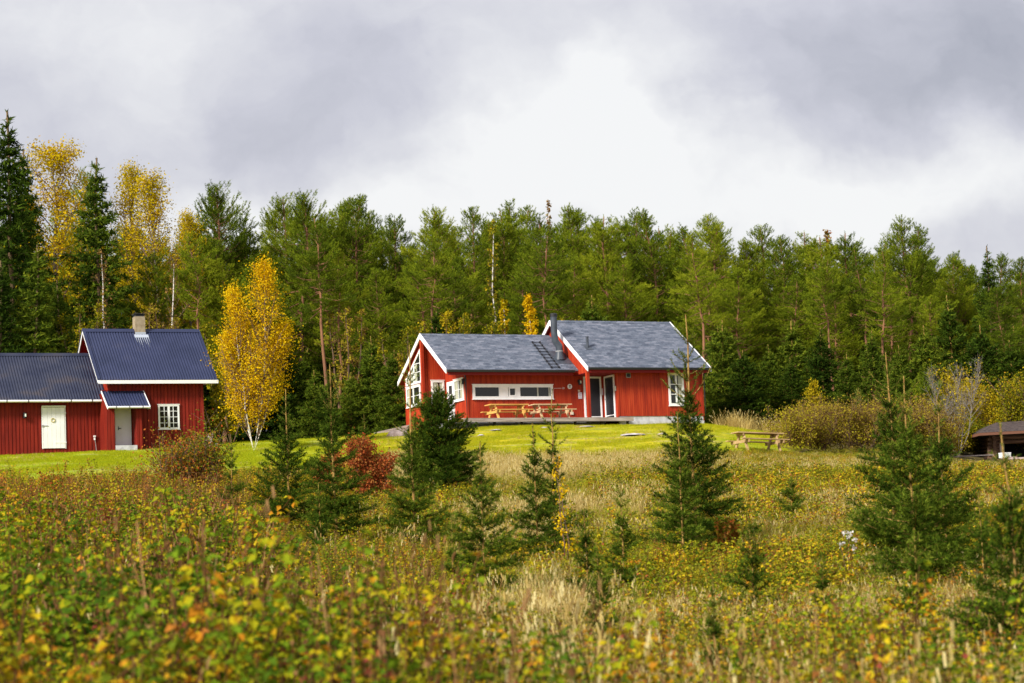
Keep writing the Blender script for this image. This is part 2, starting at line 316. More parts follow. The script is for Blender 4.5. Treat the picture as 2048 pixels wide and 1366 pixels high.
def glass_mat():
    M = bpy.data.materials.new('window_glass'); M.use_nodes = True; t = M.node_tree; t.nodes.clear()
    o = t.nodes.new('ShaderNodeOutputMaterial'); tr = t.nodes.new('ShaderNodeBsdfTransparent'); gl = t.nodes.new('ShaderNodeBsdfGlossy'); mx = t.nodes.new('ShaderNodeMixShader')
    gl.inputs['Roughness'].default_value = .04; mx.inputs[0].default_value = .05; tr.inputs[0].default_value = (.85, .9, .88, 1)
    t.links.new(tr.outputs[0], mx.inputs[1]); t.links.new(gl.outputs[0], mx.inputs[2]); t.links.new(mx.outputs[0], o.inputs[0]); return M
m_glass = glass_mat()
def shingle_mat():
    M = bpy.data.materials.new('shingles'); M.use_nodes = True; t = M.node_tree; b = t.nodes['Principled BSDF']; b.inputs['Roughness'].default_value = .85; b.inputs['Specular IOR Level'].default_value = .25
    tcn = t.nodes.new('ShaderNodeTexCoord'); mp = t.nodes.new('ShaderNodeMapping'); t.links.new(tcn.outputs['Object'], mp.inputs[0])
    br = t.nodes.new('ShaderNodeTexBrick'); t.links.new(mp.outputs[0], br.inputs[0]); br.inputs['Scale'].default_value = 1; br.inputs['Brick Width'].default_value = .34; br.inputs['Row Height'].default_value = .125
    br.inputs['Mortar Size'].default_value = .008; br.inputs['Color1'].default_value = (.088, .108, .148, 1); br.inputs['Color2'].default_value = (.185, .208, .262, 1); br.inputs['Mortar'].default_value = (.046, .054, .074, 1); br.offset = .37; br.inputs['Bias'].default_value = 0
    r = ramp(t, gn(t, 2.3, 5, .65, (1, 2.6, 1)), [(.33, (.58, .58, .64)), (.5, (1, 1, 1.0)), (.6, (1.14, 1.06, 1.04)), (.72, (1.4, 1.4, 1.36))])
    x = t.nodes.new('ShaderNodeMix'); x.data_type = 'RGBA'; x.blend_type = 'MULTIPLY'; x.inputs[0].default_value = 1; t.links.new(br.outputs['Color'], x.inputs[6]); t.links.new(r, x.inputs[7]); t.links.new(x.outputs[2], b.inputs['Base Color'])
    bp = t.nodes.new('ShaderNodeBump'); bp.inputs['Strength'].default_value = .5; bp.inputs['Distance'].default_value = .015; t.links.new(br.outputs['Fac'], bp.inputs['Height']); bp.invert = True; t.links.new(bp.outputs[0], b.inputs['Normal'])
    return M
m_shingle = shingle_mat()
m_metalroof = mat('corrugated_steel', (.055, .066, .135), .5, [(.3, (.020, .027, .066)), (.6, (.028, .036, .085)), (.8, (.042, .046, .085))], (1, 1, 1), 0, spec=.25)
m_metalold = mat('weathered_corrugated_steel', (.05, .058, .105), .48, [(.35, (.020, .025, .052)), (.55, (.033, .038, .066)), (.72, (.055, .048, .058))], (.8, 1.4, 1), 0, spec=.25)

# ------------------------------------------------------------------ building helpers (local frame: x along the front, y to the back, z up)
class Map:                                   # wall plane: s along the wall, n outwards
    def __init__(s, o, sd, nd_): s.o = np.array([*o, 0.]); s.s = np.array([*sd, 0.]); s.n = np.array([*nd_, 0.])
    def __call__(s, a, z, n=0.): return s.o + a * s.s + n * s.n + np.array([0, 0, z])
def wbox(mb, Mp, s0, s1, z0, z1, n0, n1, mi=0):
    return mb.hexa([Mp(s0, z0, n0), Mp(s1, z0, n0), Mp(s1, z0, n1), Mp(s0, z0, n1), Mp(s0, z1, n0), Mp(s1, z1, n0), Mp(s1, z1, n1), Mp(s0, z1, n1)], mi)
def planks(mb, Mp, s0, s1, zb, zt, pitch=.12, gap=.014, depth=.014, mi=0):
    """vertical boards with real grooves between them; zb and zt are functions of s"""
    n = max(1, int(round((s1 - s0) / pitch))); w = (s1 - s0) / n; V = []; F = []
    for i in range(n):
        a = s0 + i * w; b_ = a + w - gap; c = a + w; k = len(V)
        for q, dn in ((a, 0), (b_, 0), (b_, -depth), (c, -depth), (c, 0)): V += [Mp(q, zb(q), dn), Mp(q, zt(q), dn)]
        for j in range(4): F.append([k + 2 * j, k + 2 * j + 2, k + 2 * j + 3, k + 2 * j + 1])
    return mb.add(V, F, None, mi)
def window(par, Mp, s0, s1, z0, z1, fw=.10, vs=(), hs=(), bar=.035, sash=.035, curtain=None, label=None):
    f = MB(); n0, n1 = -.01, .055
    wbox(f, Mp, s0, s1, z0, z0 + fw, n0, n1); wbox(f, Mp, s0, s1, z1 - fw, z1, n0, n1)
    wbox(f, Mp, s0, s0 + fw, z0 + fw, z1 - fw, n0, n1 - .003); wbox(f, Mp, s1 - fw, s1, z0 + fw, z1 - fw, n0, n1 - .003)
    wbox(f, Mp, s0 - .03, s1 + .03, z1, z1 + .03, n0, n1 + .02); wbox(f, Mp, s0 - .03, s1 + .03, z0 - .03, z0, n0, n1 + .02)
    for v, w in vs: wbox(f, Mp, v - w / 2, v + w / 2, z0 + fw, z1 - fw, n0, n1 - .006)
    for h, w, a, b_ in hs: wbox(f, Mp, a, b_, h - w / 2, h + w / 2, .03, n1 - .012)
    o = obj('window', f, m_white, par)
    if label: o['label'] = label
    p = MB(); p.add([Mp(s0 + fw, z0 + fw, .036), Mp(s1 - fw, z0 + fw, .036), Mp(s1 - fw, z1 - fw, .036), Mp(s0 + fw, z1 - fw, .036)], [[0, 1, 2, 3]])
    obj('pane', p, m_glass, o)
    d = MB(); d.add([Mp(s0 + .02, z0 + .02, .004), Mp(s1 - .02, z0 + .02, .004), Mp(s1 - .02, z1 - .02, .004), Mp(s0 + .02, z1 - .02, .004)], [[0, 1, 2, 3]]); obj('unlit_room_sheet', d, m_dark, o)  # last sheet is flat, coloured near black for the unlit room
    if curtain:
        for a, b_ in curtain: c = MB(); wbox(c, Mp, a, b_, z0 + fw * .6, z1 - fw * .6, .008, .016); obj('curtain', c, m_curtain, o)
    return o
def gable_roof(mb, u0, u1, vr, zr, sl, vf, vb, th, mi=0):
    top = [(vf, zr - sl * (vr - vf)), (vr, zr), (vb, zr - sl * (vb - vr))]
    poly = [(u0, v, z) for v, z in top] + [(u0, v, z - th) for v, z in top[::-1]]
    a = [poly[0], poly[1], poly[4], poly[5]]; b_ = [poly[1], poly[2], poly[3], poly[4]]
    mb.prism(a, (u1 - u0, 0, 0), mi); mb.prism(b_, (u1 - u0, 0, 0), mi); return mb
def barge(par, u, vr, zr, sl, v0, wid, th, m_, up=.03):
    """white board under one rake, from the ridge down to v0"""
    zz = lambda v: zr - sl * abs(vr - v)
    e_ = MB(); e_.prism([(u, vr, zr + up), (u, v0, zz(v0) + up), (u, v0, zz(v0) + up - wid), (u, vr, zr + up - wid * 1.15)], (th, 0, 0))
    return obj('bargeboard', e_, m_, par)
def wall_lamp(par, Mp, s, z):
    o = MB(); wbox(o, Mp, s - .05, s + .05, z - .02, z + .10, 0, .03); o.tube([Mp(s, z + .10, .02), Mp(s, z + .13, .10), Mp(s, z + .08, .12)], .014)
    o.tube([Mp(s, z - .16, .12), Mp(s, z - .14, .12), Mp(s, z + .10, .12)], [.03, .07, .075], 8)
    r = obj('wall_lamp', o, m_black, par); c = MB(); c.tube([Mp(s + .03, z - .08, .17), Mp(s + .03, z + .05, .17)], .045, 8); obj('lamp_glass', c, m_box, r); return r

# ------------------------------------------------------------------ the long red house
TH = R_(25.3)
H = empty('red_house', (-2.337, 118, 11.007), TH, 'long red wooden house with grey shingle roofs and white gable boards on the hilltop', 'house')
LR = (2.42, 4.45, .684); RR = (1.95, 5.14, .70)
lroof = lambda v: LR[1] - LR[2] * abs(LR[0] - v); rroof = lambda v: RR[1] - RR[2] * abs(RR[0] - v)
GB = -1.1
Mf = Map((0, 0), (1, 0), (0, -1)); Mc = Map((0, 0), (0, 1), (-1, 0)); Mr = Map((0, 2.56), (1, 0), (0, -1)); Mg = Map((-1.17, 0), (0, 1), (-1, 0))
Mrf = Map((0, -1.53), (1, 0), (0, -1)); Mp1 = Map((7.53, 0), (0, 1), (-1, 0)); Mrg = Map((5.87, 0), (0, 1), (-1, 0)); Mrr = Map((12.41, 0), (0, 1), (1, 0))
w = MB(); planks(w, Mf, 0, 7.53, lambda s: -.16, lambda s: 2.62); wbox(w, Mf, -.012, .09, -.16, 2.3, .001, .02); obj('front_wall', w, m_red, H)
w = MB(); planks(w, Mc, 0, 2.56, lambda s: -.16, lambda s: lroof(s) - .22); wbox(w, Mc, -.021, .10, -.16, 2.25, .001, .02); obj('porch_wall', w, m_red, H)
w = MB(); planks(w, Mr, -1.17, 0, lambda s: GB, lambda s: lroof(2.56) - .2); obj('recessed_wall', w, m_red, H)
w = MB(); planks(w, Mg, 2.42, 4.93, lambda s: GB, lambda s: lroof(s) - .2); wbox(w, Mg, 4.83, 4.94, GB, 2.5, .001, .022); obj('gable_wall', w, m_red, H)
w = MB(); planks(w, Map((0, 4.93), (1, 0), (0, 1)), -1.17, 5.87, lambda s: GB, lambda s: 2.62, .3); obj('rear_wall', w, m_red, H)
w = MB(); planks(w, Mrf, 7.53, 12.41, lambda s: -.06, lambda s: 2.6); wbox(w, Mrf, 7.51, 7.62, -.06, 2.2, .001, .02); wbox(w, Mrf, 12.33, 12.43, -.06, 2.2, .001, .02); obj('front_wall', w, m_red, H)
w = MB(); planks(w, Mp1, -1.53, 0, lambda s: -.16, lambda s: 2.4); obj('porch_wall', w, m_red, H)
w = MB(); planks(w, Mrg, -1.53, 1.95, lambda s: 2.12, lambda s: rroof(s) - .2); planks(w, Mrg, 1.95, 5.43, lambda s: 2.12, lambda s: rroof(s) - .2); obj('gable_wall', w, m_red, H)
w = MB(); planks(w, Mrr, -1.53, 1.95, lambda s: -.3, lambda s: rroof(s) - .2, .3); planks(w, Mrr, 1.95, 5.43, lambda s: -.3, lambda s: rroof(s) - .2, .3); planks(w, Map((0, 5.43), (1, 0), (0, 1)), 5.87, 12.41, lambda s: -.3, lambda s: 2.6, .3); obj('rear_wall', w, m_red, H)
# roofs
r = MB(); gable_roof(r, -1.30, 5.855, *LR, -.65, 5.5, .06); rl = obj('roof', r, m_shingle, H); rl['label'] = 'lower shingle roof of the left wing'
r = MB(); gable_roof(r, -1.30, 5.85, LR[0], LR[1] - .062, LR[2], -.62, 5.47, .11); obj('soffit', r, m_soffit, H)
r = MB(); gable_roof(r, 5.70, 12.61, *RR, -2.05, 5.95, .06); rr_ = obj('roof', r, m_shingle, H); rr_['label'] = 'higher shingle roof of the right wing'
r = MB(); gable_roof(r, 5.72, 12.60, RR[0], RR[1] - .062, RR[2], -2.02, 5.92, .11); r.box(5.86, 7.54, -1.55, .03, 2.10, 2.13); obj('soffit', r, m_soffit, H)
for u, Rf, v0, v1 in ((-1.35, LR, -.66, 5.51), (5.645, RR, -2.07, 5.97), (12.615, RR, -2.07, 5.97)):
    barge(H, u, *Rf, v0, .23, .045, m_white); barge(H, u + .001, *Rf, v1, .23, .043, m_white)
# ridge caps, gutters, downpipes, fascia
for nm, u0, u1, Rf, vf in (('l', -1.28, 5.64, LR, -.66), ('r', 5.70, 12.60, RR, -2.06)):
    q = MB(); gable_roof(q, u0, u1, Rf[0], Rf[1] + .02, Rf[2], Rf[0] - .16, Rf[0] + .16, .015); obj('ridge_cap', q, m_shingle, H)
    ze = Rf[1] - Rf[2] * (Rf[0] - vf)
    q = MB(); q.prism([(u0, vf - .12, ze - .03), (u0, vf + .0, ze - .005), (u0, vf + .0, ze - .13), (u0, vf - .09, ze - .13)], (u1 - u0, 0, 0)); obj('gutter', q, m_gutter, H)
    q = MB(); q.box(u0 + .05, u1 - .05, vf + .02, vf + .06, ze - .27, ze - .06); obj('fascia', q, m_soffit, H)
for (u, v, z1, ue) in ((-.06, -.10, 2.15, -.3), (12.46, -1.62, 2.2, 12.5)):
    q = MB(); q.tube([(ue, v - .5, z1 + .06), (ue, v - .4, z1 - .02), (u, v, z1 - .14), (u, v, -.3)], .04, 8); obj('downpipe', q, m_black, H)
# porch post, plinths
q = MB(); q.box(5.80, 5.96, -1.66, -1.50, -.17, 2.3); obj('porch_post', q, m_red, H)
q = MB(); q.box(7.60, 12.38, -1.50, -1.40, -.9, -.062); q.box(8.0, 12.40, -1.54, -1.50, -.8, -.30); q.box(12.28, 12.38, -1.40, 5.4, -.9, -.062); obj('foundation', q, m_conc, H)
q = MB(); q.box(-1.10, 7.6, .02, 4.9, -1.2, -.165); obj('foundation', q, m_conc, H)
q = MB(); q.box(-1.29, -1.15, 2.44, 2.60, -1.0, 4.12); obj('corner_post', q, m_red, H)
# windows
f = MB(); s0, s1, z0, z1 = .32, 4.71, .95, 1.66
wn_ = window(H, Mf, s0, s1, z0, z1, .13, [((1.99 + 2.30) / 2 - .16, .50), ((1.99 + 2.30) / 2 + .62, .26)], [], label='long low ribbon window in three panes')
q = MB(); wbox(q, Mf, 2.27, 2.33, 1.085, 1.53, .0, .06); wbox(q, Mf, 2.62, 2.68, 1.085, 1.53, .0, .06); wbox(q, Mf, 2.33, 2.62, 1.085, 1.14, .0, .06); wbox(q, Mf, 2.33, 2.62, 1.47, 1.53, .0, .06); obj('sash', q, m_white, wn_)
for a in (3.84, 4.47, 1.80): q = MB(); wbox(q, Mf, a, a + .07, 1.08, 1.53, .008, .018); obj('curtain', q, m_curtain, wn_)
window(H, Mc, .27, 1.43, .95, 2.03, .09, [(.86, .04)], [(1.5, .03, .3, 1.4)], curtain=[(.36, .72), (1.0, 1.3)], label='porch window beside the white door')
window(H, Mr, -.77, -.07, .98, 2.13, .09, [], [(1.5, .03, -.68, -.16)], curtain=[(-.68, -.42), (-.3, -.16)])
window(H, Mrf, 10.43, 11.31, .46, 2.1, .11, [(10.87, .09)], [(1.03, .04, 10.5, 11.2), (1.53, .04, 10.5, 11.2)], curtain=[(11.0, 11.2)])
# gable window: a rectangle below and a trapezoid following the roof above
wl = window(H, Mg, 2.92, 4.74, .96, 1.98, .10, [(3.83, .09)], [(1.47, .03, 3.0, 4.65)], curtain=[(4.25, 4.6), (3.0, 3.15)], label='lower half of the big gable window')
zt = lambda v: lroof(v) - .46
f = MB()
Q = [(2.74, 2.06), (4.74, 2.06), (4.74, zt(4.74)), (2.74, zt(2.74))]; I = [(2.84, 2.16), (4.64, 2.16), (4.64, zt(4.64) - .13), (2.84, zt(2.84) - .13)]
for k in range(4):
    a, b_, c, d = Q[k], Q[(k + 1) % 4], I[(k + 1) % 4], I[k]
    f.hexa([Mg(*a, 0), Mg(*b_, 0), Mg(*c, 0), Mg(*d, 0), Mg(*a, .055), Mg(*b_, .055), Mg(*c, .055), Mg(*d, .055)])
wbox(f, Mg, 3.60, 3.70, 2.16, zt(3.65) - .1, 0, .052)
for z_, a, b_ in ((2.62, 2.84, 4.4), (3.05, 2.84, 3.62)): wbox(f, Mg, a, min(b_, 2.42 + (LR[1] - .6 - z_) / LR[2]), z_ - .016, z_ + .016, .03, .045)
wu = obj('window', f, m_white, H); wu['label'] = 'upper trapezoid half of the big gable window under the rake'
p = MB(); p.poly([Mg(*q, .036) for q in I]); obj('pane', p, m_glass, wu); p = MB(); p.poly([Mg(*q, .004) for q in Q]); obj('unlit_room_sheet', p, m_dark, wu)  # near-black sheet behind the pane, the room's shade put into its colour
p = MB(); p.hexa([Mg(3.3, 2.15, .008), Mg(4.6, 2.15, .008), Mg(4.5, 2.4, .008), Mg(3.3, 3.1, .008), Mg(3.3, 2.15, .016), Mg(4.6, 2.15, .016), Mg(4.5, 2.4, .016), Mg(3.3, 3.1, .016)]); obj('curtain', p, m_curtain, wu)
# doors
def house_door(Mp, s0, s1, z0, z1, m_panel, glazed, hs, label):
    d = MB(); fw = .09
    wbox(d, Mp, s0, s0 + fw, z0, z1, -.01, .05); wbox(d, Mp, s1 - fw, s1, z0, z1, -.01, .05); wbox(d, Mp, s0 + fw, s1 - fw, z1 - fw, z1, -.01, .047)
    D = obj('door', d, m_white, H); D['label'] = label
    p = MB(); wbox(p, Mp, s0 + fw, s1 - fw, z0 + .01, z1 - fw, .0, .03)
    obj('door_leaf', p, m_panel, D)
    if glazed == 'screen':
        k = MB(); wbox(k, Mp, s0 + fw, s1 - fw, z0 + .18, z0 + .22, .03, .04); wbox(k, Mp, s0 + fw, s1 - fw, z0 + .02, z0 + .07, .03, .04); obj('kick_rail', k, m_white, D)
    else:
        k = MB(); k.add([Mp(s0 + .2, z0 + 1.05, .034), Mp(s1 - .2, z0 + 1.05, .034), Mp(s1 - .2, z1 - .2, .034), Mp(s0 + .2, z1 - .2, .034)], [[0, 1, 2, 3]]); obj('pane', k, m_doorglass, D)
        k = MB(); wbox(k, Mp, s0 + .19, s1 - .19, z0 + 1.48, z0 + 1.52, .034, .042); obj('glazing_bar', k, m_white, D)
    h = MB(); wbox(h, Mp, hs, hs + .12, z0 + 1.03, z0 + 1.06, .06, .08); wbox(h, Mp, hs, hs + .03, z0 + .98, z0 + 1.11, .03, .06); obj('handle', h, m_galv, D); return D
house_door(Mf, 6.43, 7.42, -.15, 2.07, m_doorglass, 'screen', 6.56, 'front facing dark glazed door with white frame in the porch')
house_door(Mp1, -1.28, -.22, -.15, 2.05, m_doorglass, 'screen', -.36, 'side facing dark glazed door with white frame in the porch')
house_door(Mc, 1.46, 2.26, -.15, 2.0, m_white, 'half', 1.58, 'white half glazed door behind the spruce')
# roof furniture
lad = MB()
rz = lambda v: lroof(v) + .045
Lx = lambda k, side: (4.52 if side == 0 else 4.94) - .08 * k
for sd_ in (0, 1): lad.tube([(Lx(0, sd_), 1.72, rz(1.72)), (Lx(1, sd_), -.58, rz(-.58))], .022, 6)
for k in range(9):
    q = (k + .15) / 8.4; v = 1.72 - 2.3 * q; lad.tube([(Lx(q, 0), v, rz(v) + .01), (Lx(q, 1), v, rz(v) + .01)], .016, 6); 
    for sd_ in (0, 1): lad.box(Lx(q, sd_) - .03, Lx(q, sd_) + .03, v - .05, v + .05, rz(v) - .05, rz(v) + .05)
obj('roof_ladder', lad, m_black, H)
fl = MB(); c_ = [(5.02, .95), (5.84, .95), (5.84, -.15), (5.02, -.15)]; fl.prism([(u, v, lroof(v) + .006) for u, v in c_[::-1]], (0, 0, .012)); obj('flashing', fl, m_pipe, H)
sp = MB(); sp.tube([(5.37, .37, 2.95), (5.37, .37, 3.12), (5.37, .37, 3.38)], [.29, .235, .19], 16); sp.tube([(5.37, .37, 3.38), (5.36, .37, 3.64), (5.15, .37, 3.92), (5.12, .37, 4.3), (5.12, .37, 5.16)], [.185, .18, .175, .165, .165], 16)
spo = obj('stove_pipe', sp, m_pipe, H, True); cp = MB(); cp.tube([(5.12, .37, 5.14), (5.12, .37, 5.27), (5.12, .37, 5.30)], [.185, .185, .13], 16); obj('pipe_cap', cp, m_black, spo)
cl = MB(); cl.tube([(5.37, .37, 3.36), (5.37, .37, 3.41)], .205, 16); obj('collar', cl, m_galv, spo)
vp = MB(); vp.tube([(6.57, -.39, 3.45), (6.57, -.39, 4.0)], .065, 12); vp.tube([(6.57, -.39, 3.99), (6.57, -.39, 4.06)], .08, 12); vp.prism([(6.40, -.60, rroof(-.60) + .006), (6.76, -.60, rroof(-.60) + .006), (6.76, -.2, rroof(-.2) + .006), (6.40, -.2, rroof(-.2) + .006)], (0, 0, .012)); obj('vent_pipe', vp, m_pipe, H, False)
# small things fixed to the walls
wall_lamp(H, Mf, 6.17, 1.80); wall_lamp(H, Mc, .10, 1.85)
q = MB(); wbox(q, Mrf, 8.06, 8.30, 1.86, 2.10, 0, .05); v_ = obj('wall_vent', q, m_galv, H); q = MB(); wbox(q, Mrf, 8.09, 8.27, 1.89, 2.07, .05, .058); wbox(q, Mrf, 8.06, 8.30, 1.97, 1.985, .058, .066); obj('vent_grille', q, m_black, v_)
q = MB(); wbox(q, Mf, 5.64, 5.79, .16, .30, 0, .05); obj('socket_box', q, m_beige, H)
q = MB(); wbox(q, Mp1, -1.42, -1.29, 1.22, 1.46, 0, .05); obj('key_box', q, m_box, H)
q = MB(); wbox(q, Mrf, 7.9, 8.5, 2.2, 2.21, 0, .01); 
def on_house(u, v, z): 
    return (-2.337 + u * math.cos(TH) - v * math.sin(TH), 118 + u * math.sin(TH) + v * math.cos(TH), 11.007 + z)
M0 = Map((0, 0), (1, 0), (0, -1))
sg = empty('round_sign', on_house(5.65, -.018, 1.57), TH, 'round white emblem sign with a dark letter T on the red front wall', 'sign')
q = MB(); q.tube([(0, 0, 0), (0, -.03, 0)], .125, 24); obj('disc', q, m_white, sg)
q = MB(); wbox(q, M0, -.058, .058, .026, .062, .03, .038); wbox(q, M0, -.020, .020, -.075, .026, .03, .038); obj('letter', q, m_ink, sg)
sg = empty('wall_lettering', on_house(4.84, -.004, 1.49), TH, 'small white house number 10 lettering between the ribbon window and the round sign', 'sign')
q = MB(); k = np.linspace(-.02, .0, 2)
xs = np.linspace(-.06, .36, 34); q.tube(np.stack([xs, np.full(34, -.012), .013 * np.sin(xs * 130) + .007 * np.sin(xs * 53) - .008], 1), .007, 5); obj('script_line', q, m_white, sg)
q = MB(); q.beam((.415, -.012, -.045), (.423, -.012, .045), .018, .012); an = np.linspace(0, 2 * np.pi, 15); q.tube(np.stack([.485 + .028 * np.cos(an), np.full(15, -.012), .0 + .038 * np.sin(an)], 1), .009, 5); obj('house_number', q, m_white, sg)
nb = empty('notice_sheet', on_house(6.22, -.004, 1.12), TH, 'pale notice sheet in a frame on the red wall left of the porch door', 'sign')
q = MB(); wbox(q, M0, -.105, .105, -.16, .16, .002, .018); obj('sheet', q, m_paper, nb)
q = MB(); wbox(q, M0, -.10, .10, -.125, -.11, .018, .022)
for k in range(5): wbox(q, M0, -.07, .05 + .02 * (k % 2), .10 - .035 * k, .107 - .035 * k, .018, .020)
obj('print_line', q, m_galv, nb)
nb = empty('door_plate', on_house(6.17, -.004, 1.36), TH, 'small cream plate fixed above the notice sheet', 'sign'); q = MB(); wbox(q, M0, -.065, .065, -.04, .04, .002, .02); obj('plate', q, m_beige, nb)
nb = empty('porch_notice', (on_house(7.515, -.02, 1.3)), TH, 'narrow pale notice on the porch corner between the two glazed doors', 'sign'); q = MB(); q.box(-.10, .0, -.006, .0, -.16, .18); obj('sheet', q, m_paper, nb)

# deck in front of the house
DK = empty('wooden_deck', on_house(3.4, -1.1, -.17), TH, 'low weathered board deck running along the front of the red house', 'deck')
q = MB(); bd = 2.2 / 16
for k in range(16): q.box(-4.6, 4.6, -1.1 + k * bd, -1.1 + (k + 1) * bd - .008, -.03, 0)
obj('deck_board', q, m_deckwood, DK); q = MB(); q.box(-4.6, -1.4, -1.135, -1.102, -.19, -.004); q.box(-1.39, 2.1, -1.137, -1.102, -.19, -.006); q.box(2.11, 4.6, -1.135, -1.102, -.19, -.004); obj('fascia_board', q, m_deckwood, DK)
for k in range(7): q = MB(); q.box(-4.4 + 1.45 * k, -4.3 + 1.45 * k, -1.0, -.9, -1.0, -.03); obj('deck_post', q, m_dark, DK)

# ------------------------------------------------------------------ picnic tables
def picnic_table(m_top, m_leg, label):
    T = empty('picnic_table', (0, 0, 0), 0, label, 'picnic table', 'wooden picnic tables'); Lh = 1.03
    q = MB()
    for k in range(4): q.box(-Lh, Lh, -.35 + k * .177, -.35 + k * .177 + .165, .70, .745)
    obj('tabletop', q, m_top, T)
    for sy in (-1, 1):
        q = MB()
        for k in range(2): y0 = sy * .72 - .13 + k * .135; q.box(-Lh, Lh, y0, y0 + .125, .415, .455)
        obj('bench', q, m_top, T)
    for sx in (-1, 1):
        for sy in (-1, 1):
            q = MB(); q.beam((sx * .72, sy * .62, -.06), (sx * .72, sy * .16, .70), .15, .05, (1, 0, 0)); obj('leg', q, m_leg, T)
        q = MB(); q.box(sx * .72 - .075, sx * .72 - .028, -.86, .86, .30, .415) if sx < 0 else q.box(sx * .72 + .028, sx * .72 + .075, -.86, .86, .30, .415); obj('seat_support', q, m_leg, T)
        q = MB(); q.box(sx * .72 - .075, sx * .72 - .028, -.33, .33, .60, .70) if sx < 0 else q.box(sx * .72 + .028, sx * .72 + .075, -.33, .33, .60, .70); obj('top_support', q, m_leg, T)
    return T
t1 = picnic_table(m_pine, m_pine, 'golden new pine picnic table on the deck under the ribbon window, left of the pair'); t1.location = on_house(1.62, -1.12, -.168); t1.rotation_euler.z = TH + .01
t2 = picnic_table(m_pine2, m_pine2, 'paler picnic table on the deck, the right one beside the small cream wall box'); t2.location = on_house(3.98, -1.12, -.168); t2.rotation_euler.z = TH - .01
t3 = picnic_table(m_oldtable, m_oldtable, 'weathered picnic table alone on the lawn edge before the brown thicket'); gp = gpos(1515, 98, 895); t3.location = gp; t3.rotation_euler = (.0, .045, R_(20))

# ------------------------------------------------------------------ the cabin on the left
TC = R_(22.43)
K = empty('red_cabin', (-17.226, 112, 9.905), TC, 'dark red timber cabin with blue corrugated steel roofs and a low wing on the left', 'cabin')
mr = lambda v: 5.74 - .89 * abs(2.6 - v); lr = lambda v: 4.60 - .93 * abs(2.7 - v)
Kf = Map((0, 0), (1, 0), (0, -1)); Kl = Map((-1.67, 0), (0, 1), (-1, 0)); Kr = Map((2.83, 0), (0, 1), (1, 0)); Kw = Map((0, .5), (1, 0), (0, -1))
PK = dict(pitch=.165, gap=.05, depth=.024)
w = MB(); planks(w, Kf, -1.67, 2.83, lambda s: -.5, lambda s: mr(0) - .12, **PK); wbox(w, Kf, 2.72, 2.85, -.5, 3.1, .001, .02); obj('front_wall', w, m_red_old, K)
w = MB(); planks(w, Kl, 0, 2.6, lambda s: -.5, lambda s: mr(s) - .15, **PK); planks(w, Kl, 2.6, 5.2, lambda s: -.5, lambda s: mr(s) - .15, **PK); obj('gable_wall', w, m_red, K)  # brighter red than the other cabin walls: sunlit tone put into the colour
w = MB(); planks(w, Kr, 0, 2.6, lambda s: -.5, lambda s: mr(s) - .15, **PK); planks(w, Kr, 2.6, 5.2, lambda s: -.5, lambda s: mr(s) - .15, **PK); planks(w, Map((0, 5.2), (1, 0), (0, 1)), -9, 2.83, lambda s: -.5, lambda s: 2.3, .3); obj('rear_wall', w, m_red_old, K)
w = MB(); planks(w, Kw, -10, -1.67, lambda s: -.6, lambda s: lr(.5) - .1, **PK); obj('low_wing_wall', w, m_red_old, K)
def corr(u0, u1, zf, v0, vr, th=.02, pitch=.13, amp=.03):
    """corrugated sheet: waves run down the slope from the ridge vr to the eave v0"""
    n = int((u1 - u0) / pitch) * 6; us = np.linspace(u0, u1, n + 1); dz = amp * np.sin((us - u0) / pitch * 2 * np.pi); dz = np.clip(dz, -amp, amp * .6)
    V = []; F = []
    for i in range(n + 1): V += [(us[i], v0, zf(v0) + dz[i]), (us[i], vr, zf(vr) + dz[i]), (us[i], v0, zf(v0) + dz[i] - th), (us[i], vr, zf(vr) + dz[i] - th)]
    for i in range(n): k = 4 * i; F += [[k, k + 4, k + 5, k + 1], [k + 2, k + 3, k + 7, k + 6], [k, k + 2, k + 6, k + 4]]
    return V, F
r = MB(); r.add(*corr(-2.20, 3.40, mr, -.42, 2.6)); r.add(*corr(-2.20, 3.40, mr, 5.62, 2.6)); ro = obj('roof', r, m_metalroof, K); ro['label'] = 'steep blue corrugated roof of the main block'
r = MB(); r.add(*corr(-10, -1.70, lr, .08, 2.7)); r.add(*corr(-10, -1.70, lr, 5.4, 2.7)); ro2 = obj('roof', r, m_metalold, K); ro2['label'] = 'lower weathered corrugated roof of the wing'
q = MB(); gable_roof(q, -2.22, 3.42, 2.6, 5.79, .89, 2.42, 2.78, .02); obj('ridge_cap', q, m_metalroof, K); q = MB(); gable_roof(q, -10, -1.70, 2.7, 4.64, .93, 2.54, 2.86, .02); obj('ridge_cap', q, m_metalold, K)
q = MB(); gable_roof(q, -2.17, 3.36, 2.6, 5.74 - .045, .89, -.38, 5.58, .07); obj('soffit', q, m_soffit, K); q = MB(); gable_roof(q, -10, -1.70, 2.7, 4.60 - .045, .93, .12, 5.36, .06); obj('soffit', q, m_soffit, K)
for u in (-2.235, 3.395):
    for v0 in (-.43, 5.63): barge(K, u, 2.6, 5.74, .89, v0, .13, .035, m_white, -.03)
    q = MB(); s_ = u + .015
    for v0 in (-.43, 5.63): q.prism([(s_ - .03, 2.6, 5.80), (s_ - .03, v0, mr(v0) + .06), (s_ - .03, v0, mr(v0) - .03), (s_ - .03, 2.6, 5.71)], (.14 if u < 0 else .05, 0, 0))
    obj('verge_flashing', q, m_metalroof, K)
q = MB(); q.box(-2.2, 3.46, -.50, -.42, mr(-.42) - .20, mr(-.42) - .04); obj('eave_board', q, m_white, K)
q = MB(); q.tube([(-10, .03, lr(.08) - .03), (-1.95, .03, lr(.08) - .05)], .055, 8); gt = obj('gutter', q, m_white, K)
